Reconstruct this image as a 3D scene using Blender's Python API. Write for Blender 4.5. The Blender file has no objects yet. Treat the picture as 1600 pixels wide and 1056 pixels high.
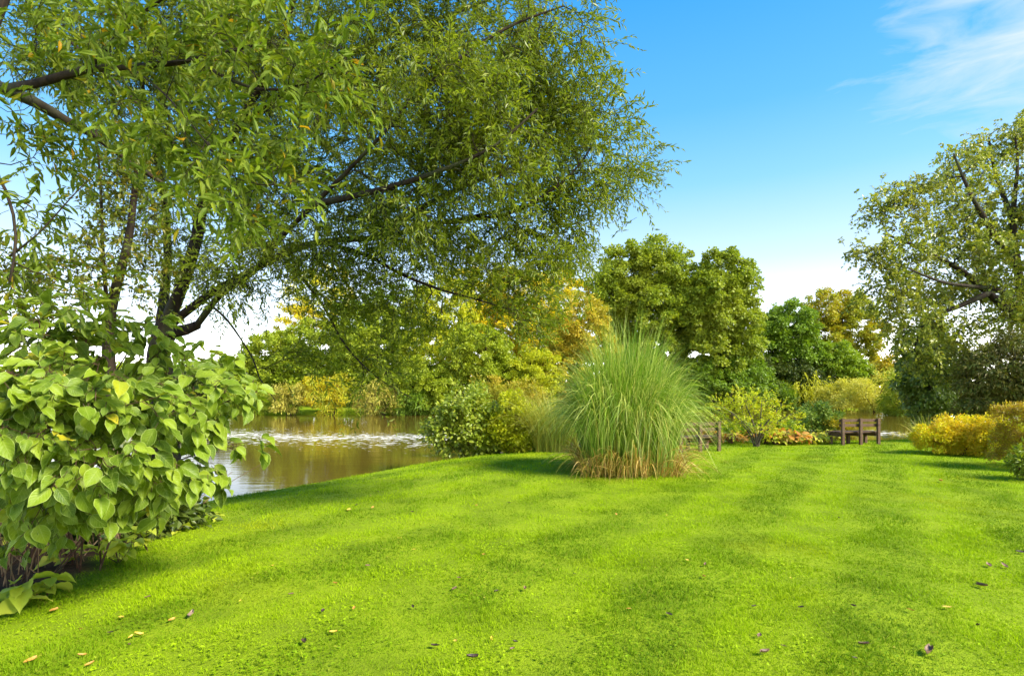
import bpy, math, random
import numpy as np
from mathutils import Vector

S = bpy.context.scene
COL = S.collection
F = 890.0          # focal length in photo pixels (photo 1600 wide)
EYE = 1.7
HOR = 615.0        # horizon row in the photo
WATER = -0.7
rng = np.random.default_rng(7)
R = math.radians

def P(px, py, d):
    return np.array([(px - 800.0) * d / F, d, EYE - (py - HOR) * d / F])

# ------------------------------------------------------------------ helpers
def tag(o, label=None, cat=None, group=None, kind=None):
    if label: o['label'] = label
    if cat: o['category'] = cat
    if group: o['group'] = group
    if kind: o['kind'] = kind
    return o

def empty(name, loc, label, cat, group=None):
    o = bpy.data.objects.new(name, None)
    o.location = Vector(loc); o.empty_display_size = 0.2
    COL.objects.link(o)
    return tag(o, label, cat, group)

def link_mesh(name, me, mat=None, parent=None):
    if mat: me.materials.append(mat)
    o = bpy.data.objects.new(name, me)
    COL.objects.link(o)
    if parent is not None:
        o.parent = parent
        o.location = -Vector(parent.location)       # geometry below is in world space
    return o

class MB:
    """collects faces as numpy arrays"""
    def __init__(s):
        s.v = []; s.f = []; s.n = 0; s.uv = []
    def add(s, v, f, uv=None):
        v = np.asarray(v, dtype=np.float32).reshape(-1, 3)
        f = np.asarray(f, dtype=np.int64)
        s.v.append(v); s.f.append(f + s.n); s.n += len(v)
        s.uv.append(uv if uv is not None else np.zeros((len(v), 2), np.float32))
    def build(s, name, mat, parent=None, smooth=False, uv=False):
        me = bpy.data.meshes.new(name)
        v = np.concatenate(s.v) if s.v else np.zeros((0, 3), np.float32)
        me.vertices.add(len(v)); me.vertices.foreach_set('co', v.ravel())
        loops = np.concatenate([f.ravel() for f in s.f])
        tot = np.concatenate([np.full(len(f), f.shape[1], np.int32) for f in s.f])
        start = np.concatenate([[0], np.cumsum(tot)[:-1]]).astype(np.int32)
        me.loops.add(len(loops)); me.loops.foreach_set('vertex_index', loops.astype(np.int32))
        me.polygons.add(len(tot))
        me.polygons.foreach_set('loop_start', start)
        me.polygons.foreach_set('loop_total', tot)
        me.polygons.foreach_set('use_smooth', np.full(len(tot), smooth, dtype=bool))
        if uv:
            u = np.concatenate(s.uv)[loops].astype(np.float32)
            l = me.uv_layers.new(name='UVMap'); l.data.foreach_set('uv', u.ravel())
        me.update(calc_edges=True); me.validate()
        return link_mesh(name, me, mat, parent)

def nrm(a):
    return a / np.maximum(np.linalg.norm(a, axis=-1, keepdims=True), 1e-9)

def rdir(n, r=None):
    r = r or rng
    return nrm(r.normal(size=(n, 3)))

def resample(pts, step):
    pts = np.asarray(pts, float)
    # catmull-rom
    out = []
    n = len(pts)
    for i in range(n - 1):
        p0 = pts[max(i - 1, 0)]; p1 = pts[i]; p2 = pts[i + 1]; p3 = pts[min(i + 2, n - 1)]
        k = max(2, int(np.linalg.norm(p2 - p1) / step))
        for t in np.arange(k) / k:
            out.append(0.5 * ((2 * p1) + (-p0 + p2) * t + (2 * p0 - 5 * p1 + 4 * p2 - p3) * t * t + (-p0 + 3 * p1 - 3 * p2 + p3) * t ** 3))
    out.append(pts[-1])
    return np.array(out)

def tube(mb, pts, rad, sides=6, cap=True, lump=0.0):
    pts = np.asarray(pts, float); n = len(pts)
    rad = np.broadcast_to(np.asarray(rad, float), (n,)).copy()
    tan = nrm(np.gradient(pts, axis=0))
    ref = np.array([0.3, 0.2, 1.0]) if abs(tan[0][2]) < 0.9 else np.array([1.0, 0.1, 0])
    u = nrm(np.cross(tan, ref)); w = np.cross(tan, u)
    a = np.arange(sides) * 2 * math.pi / sides
    rr = rad[:, None] * (1 + (lump * rng.normal(size=(n, sides)) if lump else 0))
    ring = pts[:, None, :] + rr[..., None] * (np.cos(a)[None, :, None] * u[:, None, :] + np.sin(a)[None, :, None] * w[:, None, :])
    i = np.arange(n - 1)[:, None] * sides; j = np.arange(sides)[None, :]; j2 = (j + 1) % sides
    f = np.stack([i + j, i + j2, i + sides + j2, i + sides + j], -1).reshape(-1, 4)
    mb.add(ring.reshape(-1, 3), f)

def frames(D, N):
    """rows: x = leaf width axis, y = leaf length axis, z = normal"""
    D = nrm(D); X = nrm(np.cross(D, N)); Z = np.cross(X, D)
    return X, D, Z

LEAF4_V = np.array([[0, 0, 0], [-.5, .42, .10], [0, 1, -.04], [.5, .42, .10]])
LEAF4_F = np.array([[0, 3, 2], [0, 2, 1]])
LEAF7_V = np.array([[0, 0, 0], [-.42, .28, .07], [.42, .28, .07], [0, .35, 0], [-.36, .66, .05], [.36, .66, .05], [0, .7, -.05], [0, 1, -.16]])
LEAF7_F3 = np.array([[0, 3, 1], [0, 2, 3], [4, 6, 7], [6, 5, 7]])
LEAF7_F4 = np.array([[1, 3, 6, 4], [3, 2, 5, 6]])

def add_leaves(mb, O, D, N, L, W, kind=4):
    O = np.asarray(O); k = len(O)
    if k == 0: return
    X, Y, Z = frames(D, N)
    L = np.broadcast_to(L, (k,)); W = np.broadcast_to(W, (k,))
    T = LEAF4_V if kind == 4 else LEAF7_V
    m = len(T)
    V = (O[:, None, :] + X[:, None, :] * (T[None, :, 0:1] * W[:, None, None]) + Y[:, None, :] * (T[None, :, 1:2] * L[:, None, None])
         + Z[:, None, :] * (T[None, :, 2:3] * L[:, None, None]))
    base = (np.arange(k) * m)[:, None, None]
    if kind == 4:
        mb.add(V.reshape(-1, 3), (LEAF4_F[None] + base).reshape(-1, 3))
    else:
        n0 = mb.n
        mb.add(V.reshape(-1, 3), (LEAF7_F3[None] + base).reshape(-1, 3))
        mb.f.append(((LEAF7_F4[None] + base).reshape(-1, 4)) + n0)

def sprays(leafmb, woodmb, O, D, L, m, ll, lw, droop, twig_r, kind=4, spread=0.9, jit=0.35, down=0.25, rr=None):
    """leafy twigs: m leaves alternately along each drooping twig"""
    r = rr or rng
    O = np.asarray(O); k = len(O); D = nrm(D)
    L = np.broadcast_to(L, (k,)); droop = np.broadcast_to(droop, (k,))
    t = (np.arange(m) + 0.5) / m * 0.85 + 0.15
    tt = t[None, :] + r.normal(size=(k, m)) * 0.02
    G = np.array([0, 0, -1.0])
    pos = O[:, None] + D[:, None] * (L[:, None] * tt)[..., None] + G * (droop[:, None] * L[:, None] * tt ** 2)[..., None]
    tan = nrm(D[:, None] + G * (2 * droop[:, None] * tt)[..., None])
    side = nrm(np.cross(D, rdir(k, r)))[:, None] * np.where(np.arange(m) % 2, 1, -1)[None, :, None]
    ld = nrm(tan * 0.75 + side * spread + r.normal(size=(k, m, 3)) * jit + G * down)
    nn = nrm(np.array([0, 0, 1.0]) * 0.8 + r.normal(size=(k, m, 3)) * 0.6)
    s = r.uniform(0.65, 1.15, size=(k, m))
    add_leaves(leafmb, pos.reshape(-1, 3), ld.reshape(-1, 3), nn.reshape(-1, 3), (ll * s).ravel(), (lw * s).ravel(), kind)
    if woodmb is not None:
        ts = np.array([0, .35, .7, 1.0])
        c = O[:, None] + D[:, None] * (L[:, None] * ts)[..., None] + G * (droop[:, None] * L[:, None] * ts ** 2)[..., None]
        u = nrm(np.cross(D, rdir(k, r))); w = np.cross(D, u)
        rad = twig_r * np.array([1, .8, .6, .25])
        q = []
        for a in range(3):
            an = a * 2 * math.pi / 3
            q.append(c + (u * math.cos(an) + w * math.sin(an))[:, None] * rad[None, :, None])
        V = np.stack(q, 2).reshape(-1, 3)                       # k,4,3
        i = np.arange(3)[:, None] * 3; j = np.arange(3)[None]; j2 = (j + 1) % 3
        f = np.stack([i + j, i + j2, i + 3 + j2, i + 3 + j], -1).reshape(-1, 4)
        woodmb.add(V, (f[None] + (np.arange(k) * 12)[:, None, None]).reshape(-1, 4))

def grow(woodmb, mains, attr, twig_r=.006, wob=.06, sag=0.0, fwd=0.35, sides=5, rr=None, k_r=.45):
    """mains: list of (pts, radii) limbs already placed; a branch is grown to every attractor. Returns end directions"""
    r = rr or rng
    NP = []; NT = []; NR = []
    for pts, rad in mains:
        tan = nrm(np.gradient(pts, axis=0))
        NP.append(pts[2:]); NT.append(tan[2:]); NR.append(np.broadcast_to(rad, (len(pts),))[2:])
    NP = np.concatenate(NP); NT = np.concatenate(NT); NR = np.concatenate(NR)
    attr = np.asarray(attr)
    d0 = np.array([np.min(np.linalg.norm(NP - a, axis=1)) for a in attr])
    ends = np.zeros_like(attr)
    for i in np.argsort(d0):
        a = attr[i]; dv = a - NP; dist = np.linalg.norm(dv, axis=1) + 1e-6
        cos = np.sum(dv * NT, axis=1) / dist
        j = int(np.argmin(dist * (1.25 - fwd * cos)))
        L = dist[j]; p0 = NP[j]; t0 = NT[j]
        n = max(3, min(14, int(L / 0.22) + 2)) if L < 4 else 12
        c1 = p0 + t0 * L * 0.35; c2 = a - (a - p0) * 0.3 + np.array([0, 0, sag * L])
        t = np.linspace(0, 1, n)[:, None]
        pts = (1 - t) ** 3 * p0 + 3 * (1 - t) ** 2 * t * c1 + 3 * (1 - t) * t * t * c2 + t ** 3 * a
        pts[1:-1] += r.normal(size=(n - 2, 3)) * wob * L / n ** .5 * .6
        r0 = min(NR[j] * 0.7, twig_r + k_r * 0.02 * L)
        rad = np.linspace(max(r0, twig_r), twig_r * .8, n)
        tube(woodmb, pts, rad, sides)
        tan = nrm(np.gradient(pts, axis=0))
        NP = np.concatenate([NP, pts[1:]]); NT = np.concatenate([NT, tan[1:]]); NR = np.concatenate([NR, rad[1:]])
        ends[i] = tan[-1]
    return ends

# ------------------------------------------------------------------ materials
def new_mat(name):
    m = bpy.data.materials.new(name); m.use_nodes = True
    nt = m.node_tree; nt.nodes.clear()
    out = nt.nodes.new('ShaderNodeOutputMaterial')
    return m, nt, out

def ramp(nt, cols, pos=None, fac=None):
    n = nt.nodes.new('ShaderNodeValToRGB')
    e = n.color_ramp.elements
    k = len(cols)
    pos = pos or [i / (k - 1) for i in range(k)]
    while len(e) < k: e.new(0.5)
    for i in range(k):
        e[i].position = pos[i]; e[i].color = (*cols[i], 1)
    if fac is not None: nt.links.new(fac, n.inputs[0])
    return n

def noise(nt, scale, detail=3, coord=None, rough=.5):
    n = nt.nodes.new('ShaderNodeTexNoise'); n.inputs['Scale'].default_value = scale
    n.inputs['Detail'].default_value = detail; n.inputs['Roughness'].default_value = rough
    if coord is not None: nt.links.new(coord, n.inputs['Vector'])
    return n

def mixc(nt, a, b, fac, mode='MIX'):
    n = nt.nodes.new('ShaderNodeMix'); n.data_type = 'RGBA'; n.blend_type = mode
    for s, v in ((n.inputs[0], fac), (n.inputs[6], a), (n.inputs[7], b)):
        if hasattr(v, 'is_output'): nt.links.new(v, s)
        elif isinstance(v, (int, float)): s.default_value = v
        else: s.default_value = (*v, 1)
    return n.outputs[2]

def leaf_mat(name, cols, pos=None, trans=.35, rough=.5, spec=.35, patch=None, pscale=.5, pamt=.7, tint=(1.25, 1.25, .6), gain=1.0):
    m, nt, out = new_mat(name)
    cols = [(a * gain * 1.35, b_ * gain * 1.22, c_ * gain * .6) for a, b_, c_ in cols]
    if patch: patch = tuple(q * gain for q in patch)
    g = nt.nodes.new('ShaderNodeNewGeometry')
    c = ramp(nt, cols, pos, g.outputs['Random Per Island']).outputs[0]
    if patch:
        nz = noise(nt, pscale, 2, g.outputs['Position'])
        fr = ramp(nt, [(0, 0, 0), (pamt, pamt, pamt)], [.45, .62], nz.outputs[0])
        c = mixc(nt, c, patch, fr.outputs[0])
    b = nt.nodes.new('ShaderNodeBsdfPrincipled')
    nt.links.new(c, b.inputs['Base Color'])
    b.inputs['Roughness'].default_value = rough
    b.inputs['Specular IOR Level'].default_value = spec
    tr = nt.nodes.new('ShaderNodeBsdfTranslucent')
    tc = mixc(nt, c, tint, 1.0, 'MULTIPLY')
    nt.links.new(tc, tr.inputs[0])
    mx = nt.nodes.new('ShaderNodeMixShader'); mx.inputs[0].default_value = trans
    nt.links.new(b.outputs[0], mx.inputs[1]); nt.links.new(tr.outputs[0], mx.inputs[2])
    nt.links.new(mx.outputs[0], out.inputs[0])
    return m

def bark_mat(name, c1, c2, scale=6, bump=.6):
    m, nt, out = new_mat(name)
    tc = nt.nodes.new('ShaderNodeTexCoord')
    mp = nt.nodes.new('ShaderNodeMapping'); mp.inputs['Scale'].default_value = (1, 1, .25)
    nt.links.new(tc.outputs['Object'], mp.inputs[0])
    n1 = noise(nt, scale, 6, mp.outputs[0], .65)
    n2 = noise(nt, scale * .2, 3, tc.outputs['Object'])
    c = ramp(nt, [c1, c2], [.35, .7], n1.outputs[0]).outputs[0]
    c = mixc(nt, c, (.06, .075, .03), ramp(nt, [(0, 0, 0), (.6, .6, .6)], [.5, .7], n2.outputs[0]).outputs[0])
    b = nt.nodes.new('ShaderNodeBsdfPrincipled'); b.inputs['Roughness'].default_value = .85
    b.inputs['Specular IOR Level'].default_value = .2
    nt.links.new(c, b.inputs['Base Color'])
    bp = nt.nodes.new('ShaderNodeBump'); bp.inputs['Strength'].default_value = bump; bp.inputs['Distance'].default_value = .03
    nt.links.new(n1.outputs[0], bp.inputs['Height']); nt.links.new(bp.outputs[0], b.inputs['Normal'])
    nt.links.new(b.outputs[0], out.inputs[0])
    return m

M = {}
M['bark_dark'] = bark_mat('dark_bark', (.010, .007, .004), (.042, .027, .015), 14)
M['bark_grey'] = bark_mat('grey_bark', (.05, .04, .028), (.16, .13, .09), 10)
M['stem_brown'] = bark_mat('brown_stem', (.05, .025, .015), (.15, .08, .045), 30)
M['dry_stem'] = bark_mat('dry_stem', (.12, .07, .035), (.3, .2, .1), 30)
M['willow'] = leaf_mat('willow_leaf', [(.08, .125, .014), (.14, .2, .018), (.11, .16, .016), (.21, .26, .03)], trans=.48, rough=.42)
M['overhang'] = leaf_mat('overhang_leaf', [(.07, .12, .016), (.12, .19, .02), (.1, .15, .03), (.17, .22, .02), (.35, .2, .01)], [0, .35, .7, .97, 1], trans=.42, rough=.5, spec=.22)
M['slender'] = leaf_mat('slender_leaf', [(.07, .1, .018), (.11, .16, .02), (.16, .14, .02)], trans=.35)
M['twin'] = leaf_mat('poplar_leaf', [(.08, .13, .012), (.13, .19, .016), (.18, .23, .02)], trans=.35, patch=(.22, .25, .015), pscale=.16, pamt=.6, gain=1.25)
M['mid_green'] = leaf_mat('mid_green_leaf', [(.08, .15, .015), (.13, .22, .02)], trans=.3, gain=1.15)
M['bright_green'] = leaf_mat('bright_green_leaf', [(.13, .23, .02), (.2, .29, .025)], trans=.35)
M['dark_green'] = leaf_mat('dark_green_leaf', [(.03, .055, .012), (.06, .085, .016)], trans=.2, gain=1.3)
M['olive'] = leaf_mat('olive_leaf', [(.12, .185, .014), (.19, .25, .018), (.16, .22, .018)], trans=.35, patch=(.26, .3, .015), pscale=.25, gain=1.25)
M['yellow'] = leaf_mat('yellow_leaf', [(.33, .3, .015), (.42, .36, .02), (.26, .28, .02)], trans=.4, patch=(.2, .26, .02), pscale=.2, gain=1.4)
M['orange'] = leaf_mat('orange_leaf', [(.24, .21, .025), (.3, .24, .03), (.2, .22, .02)], trans=.35, patch=(.2, .22, .02), pscale=.25, gain=1.4)
M['poplar_gold'] = leaf_mat('golden_poplar_leaf', [(.17, .19, .012), (.22, .22, .016), (.22, .17, .015)], trans=.35, patch=(.2, .24, .016), pscale=.18, pamt=.8, gain=1.35)
M['sage'] = leaf_mat('sage_leaf', [(.2, .22, .05), (.28, .29, .08), (.24, .24, .05)], trans=.35, gain=1.65)
M['reed'] = leaf_mat('reed_leaf', [(.3, .3, .08), (.4, .38, .13), (.24, .27, .04)], trans=.3)
M['weeping'] = leaf_mat('weeping_leaf', [(.22, .25, .02), (.3, .32, .03)], trans=.35, gain=1.6)
M['right_tree'] = leaf_mat('right_tree_leaf', [(.075, .115, .018), (.14, .185, .028), (.22, .24, .055)], trans=.38, rough=.36, spec=.45, patch=(.2, .19, .03), pscale=.6, pamt=.4, gain=1.25)
M['conifer'] = leaf_mat('conifer_leaf', [(.035, .05, .012), (.065, .058, .014), (.055, .08, .016)], trans=.15, gain=1.6)
M['ivy'] = leaf_mat('ivy_leaf', [(.05, .085, .018), (.09, .13, .025)], trans=.2, rough=.35, spec=.5, gain=1.5)
M['bank_shrub'] = leaf_mat('bank_shrub_leaf', [(.12, .19, .025), (.2, .28, .04), (.27, .32, .06)], trans=.36, rough=.38, spec=.5)
M['yellow_green'] = leaf_mat('yellow_green_leaf', [(.22, .28, .015), (.32, .35, .02)], trans=.4, gain=1.2)
M['lime'] = leaf_mat('lime_leaf', [(.3, .4, .02), (.42, .48, .03), (.4, .32, .03)], [0, .8, 1], trans=.42)
M['hosta'] = leaf_mat('autumn_hosta_leaf', [(.42, .19, .07), (.46, .28, .12), (.3, .32, .06), (.36, .13, .05), (.2, .26, .05)], trans=.35)
M['hosta_green'] = leaf_mat('green_hosta_leaf', [(.22, .28, .03), (.42, .42, .07), (.16, .24, .03)], trans=.35)
M['blue_green'] = leaf_mat('blue_green_leaf', [(.14, .23, .05), (.22, .31, .08)], trans=.3)
M['golden'] = leaf_mat('golden_shrub_leaf', [(.38, .38, .012), (.46, .44, .02), (.28, .34, .015), (.46, .3, .02)], trans=.38, patch=(.5, .3, .02), pscale=1.1, pamt=.6, gain=1.25)
M['clipped'] = leaf_mat('clipped_leaf', [(.3, .26, .015), (.17, .1, .03), (.28, .28, .015)], trans=.3, gain=1.35)
M['laurel'] = leaf_mat('laurel_leaf', [(.1, .16, .015), (.18, .24, .025)], trans=.3, rough=.4, spec=.3)
M['pampas'] = leaf_mat('pampas_blade', [(.08, .16, .02), (.14, .26, .04), (.2, .32, .06), (.42, .5, .24), (.36, .36, .14)], [0, .35, .6, .88, 1], trans=.35, rough=.45, tint=(1.1, 1.15, .7))
M['straw'] = leaf_mat('straw_blade', [(.3, .2, .08), (.46, .36, .18), (.2, .12, .045), (.2, .24, .05)], trans=.2)
M['plume'] = leaf_mat('plume_blade', [(.17, .23, .06), (.26, .31, .1), (.3, .28, .08)], trans=.35)
M['grass'] = None

# shrub with big leaves: veins, pale margin through UVs
def big_leaf_mat():
    m, nt, out = new_mat('big_shrub_leaf')
    uv = nt.nodes.new('ShaderNodeUVMap')
    sp = nt.nodes.new('ShaderNodeSeparateXYZ'); nt.links.new(uv.outputs[0], sp.inputs[0])
    g = nt.nodes.new('ShaderNodeNewGeometry')
    def math_(op, a, b=None):
        n = nt.nodes.new('ShaderNodeMath'); n.operation = op
        for s, v in ((n.inputs[0], a), (n.inputs[1], b)):
            if v is None: continue
            if hasattr(v, 'is_output'): nt.links.new(v, s)
            else: s.default_value = v
        return n.outputs[0]
    au = math_('ABSOLUTE', sp.outputs[0])                    # 0 midrib .. 1 margin
    base = ramp(nt, [(.07, .125, .008), (.16, .245, .012), (.25, .33, .018), (.5, .4, .015)], [0, .5, .98, 1], g.outputs['Random Per Island']).outputs[0]
    nz = noise(nt, 14, 3, g.outputs['Position'])
    base = mixc(nt, base, (.24, .33, .03), ramp(nt, [(0, 0, 0), (.5, .5, .5)], [.45, .7], nz.outputs[0]).outputs[0])
    ph = math_('SUBTRACT', math_('MULTIPLY', sp.outputs[1], 7.0), math_('MULTIPLY', au, 2.2))
    fr = math_('FRACT', ph)
    vein = math_('LESS_THAN', math_('ABSOLUTE', math_('SUBTRACT', fr, .5)), .05)
    mid = math_('LESS_THAN', au, .05)
    vn = math_('MAXIMUM', vein, mid)
    base = mixc(nt, base, (.3, .38, .08), math_('MULTIPLY', vn, .45))
    edge = math_('GREATER_THAN', au, .91)
    base = mixc(nt, base, (.42, .5, .14), math_('MULTIPLY', edge, .55))
    b = nt.nodes.new('ShaderNodeBsdfPrincipled'); b.inputs['Roughness'].default_value = .45
    b.inputs['Specular IOR Level'].default_value = .22
    nt.links.new(base, b.inputs['Base Color'])
    bp = nt.nodes.new('ShaderNodeBump'); bp.inputs['Strength'].default_value = .5; bp.inputs['Distance'].default_value = .004
    nt.links.new(math_('ABSOLUTE', math_('SUBTRACT', fr, .5)), bp.inputs['Height']); nt.links.new(bp.outputs[0], b.inputs['Normal'])
    tr = nt.nodes.new('ShaderNodeBsdfTranslucent'); nt.links.new(mixc(nt, base, (1.25, 1.2, .5), 1.0, 'MULTIPLY'), tr.inputs[0])
    mx = nt.nodes.new('ShaderNodeMixShader'); mx.inputs[0].default_value = .36
    nt.links.new(b.outputs[0], mx.inputs[1]); nt.links.new(tr.outputs[0], mx.inputs[2]); nt.links.new(mx.outputs[0], out.inputs[0])
    return m
M['big_leaf'] = big_leaf_mat()
M['seedling'] = leaf_mat('pale_seedling_leaf', [(.24, .33, .05), (.34, .42, .07), (.4, .44, .12)], trans=.4)

# ------------------------------------------------------------------ terrain
LAWN_EDGE = np.array([(-30, -40), (-9, -10), (-6.3, 0), (-5.75, 5), (-5.3, 8.2), (-5.05, 9.7), (-4.35, 10.9), (-3.45, 12.6), (-2.35, 14.8), (-.8, 16.9), (1.2, 18.9),
                      (3, 20.1), (5, 20.9), (9, 21.5), (14, 21.9), (18, 23.5), (22, 28), (30, 36), (60, 48), (400, 70)], float)
FAR_EDGE = np.array([(-400, 90), (-120, 78), (-60, 68), (-40, 64.5), (8, 64), (14, 72), (24, 84), (40, 86), (70, 82), (120, 90), (400, 110)], float)

def side_dist(poly, x, y):
    """signed distance to a polyline, positive on its left (beyond it, seen from the lawn)"""
    x = np.asarray(x, float).ravel(); y = np.asarray(y, float).ravel()
    best = np.full(x.shape, 1e9); sg = np.ones(x.shape)
    for a, b in zip(poly[:-1], poly[1:]):
        ab = b - a; t = np.clip(((x - a[0]) * ab[0] + (y - a[1]) * ab[1]) / (ab @ ab), 0, 1)
        dx = x - a[0] - t * ab[0]; dy = y - a[1] - t * ab[1]; d = np.hypot(dx, dy)
        s = np.sign(ab[0] * (y - a[1]) - ab[1] * (x - a[0])); s[s == 0] = 1
        m = d < best - 1e-9
        best[m] = d[m]; sg[m] = s[m]
    return best * sg

def sstep(a, b, x):
    t = np.clip((x - a) / (b - a), 0, 1); return t * t * (3 - 2 * t)

def ground_z(x, y):
    x = np.asarray(x, float); y = np.asarray(y, float); sh = x.shape
    s = side_dist(LAWN_EDGE, x, y); f = side_dist(FAR_EDGE, x, y)
    xr = x.ravel(); yr = y.ravel()
    z = -0.10 * sstep(-1.6, 0, s) - 1.9 * sstep(-.15, 2.6, s)
    z = z + .02 * np.sin(xr * .7 + 1) * np.sin(yr * .55) * (s < 0)
    far = sstep(-2.0, 2.5, f)
    zf = -.35 + .9 * sstep(0, 12, f) + 5 * sstep(30, 260, f)
    z = z * (1 - far) + zf * far
    return z.reshape(sh)

def grid_object(name, xs, ys, zfun, mat):
    X, Y = np.meshgrid(xs, ys); Z = zfun(X, Y)
    v = np.stack([X, Y, Z], -1).reshape(-1, 3)
    nx, ny = len(xs), len(ys)
    i = np.arange(ny - 1)[:, None] * nx; j = np.arange(nx - 1)[None]
    f = np.stack([i + j, i + j + 1, i + nx + j + 1, i + nx + j], -1).reshape(-1, 4)
    mb = MB(); mb.add(v, f)
    return mb.build(name, mat, None, smooth=True)

STRIPE = np.array([.84, -.54])     # across the mowing stripes
# bare soil under the big shrub
def soil_amt(x, y):
    x = np.asarray(x, float); y = np.asarray(y, float)
    xb = np.interp(y, [3, 4.4, 5.2, 6.4, 8.6, 9.6], [-3.95, -4.0, -3.95, -4.15, -4.85, -5.4]) + .12 * np.sin(y * 5) + .08 * np.sin(y * 11 + x * 4)
    return sstep(-.15, .3, xb - x) * (y < 9.6) * (y > 2)

def ground_mat():
    m, nt, out = new_mat('lawn_ground')
    g = nt.nodes.new('ShaderNodeNewGeometry')
    n1 = noise(nt, 1.3, 5, g.outputs['Position']); n2 = noise(nt, 30, 4, g.outputs['Position'], .7); n3 = noise(nt, .25, 2, g.outputs['Position'])
    c = ramp(nt, [(.13, .19, .006), (.2, .28, .007), (.27, .35, .009)], [.3, .5, .75], n1.outputs[0]).outputs[0]
    c = mixc(nt, c, (.09, .12, .006), ramp(nt, [(0, 0, 0), (.7, .7, .7)], [.5, .72], n2.outputs[0]).outputs[0])
    at = nt.nodes.new('ShaderNodeAttribute'); at.attribute_name = 'soil'
    soil = ramp(nt, [(.025, .014, .007), (.08, .045, .02)], [.35, .7], n2.outputs[0]).outputs[0]
    c = mixc(nt, c, soil, at.outputs['Fac'])
    b = nt.nodes.new('ShaderNodeBsdfPrincipled'); b.inputs['Roughness'].default_value = .9; b.inputs['Specular IOR Level'].default_value = .1
    nt.links.new(c, b.inputs['Base Color'])
    bp = nt.nodes.new('ShaderNodeBump'); bp.inputs['Strength'].default_value = .8; bp.inputs['Distance'].default_value = .03
    nt.links.new(n2.outputs[0], bp.inputs['Height']); nt.links.new(bp.outputs[0], b.inputs['Normal'])
    nt.links.new(b.outputs[0], out.inputs[0])
    return m

xs = np.unique(np.concatenate([np.linspace(-400, -30, 25), np.linspace(-30, -8, 45), np.linspace(-8, 8, 130), np.linspace(8, 30, 90), np.linspace(30, 100, 50), np.linspace(100, 400, 20)]))
ys = np.unique(np.concatenate([np.linspace(-40, 0, 15), np.linspace(0, 26, 170), np.linspace(26, 60, 50), np.linspace(60, 100, 60), np.linspace(100, 600, 40)]))
lawn = grid_object('lawn', xs, ys, ground_z, ground_mat())
tag(lawn, 'mown green lawn sloping away to the river', None, None, 'structure')
co = np.empty(len(lawn.data.vertices) * 3, np.float32); lawn.data.vertices.foreach_get('co', co); co = co.reshape(-1, 3)
sv = side_dist(LAWN_EDGE, co[:, 0], co[:, 1])
sa = np.maximum(soil_amt(co[:, 0], co[:, 1]), sstep(.2, .9, sv) * (co[:, 1] < 58))
at = lawn.data.attributes.new('soil', 'FLOAT', 'POINT'); at.data.foreach_set('value', sa.astype(np.float32))

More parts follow.
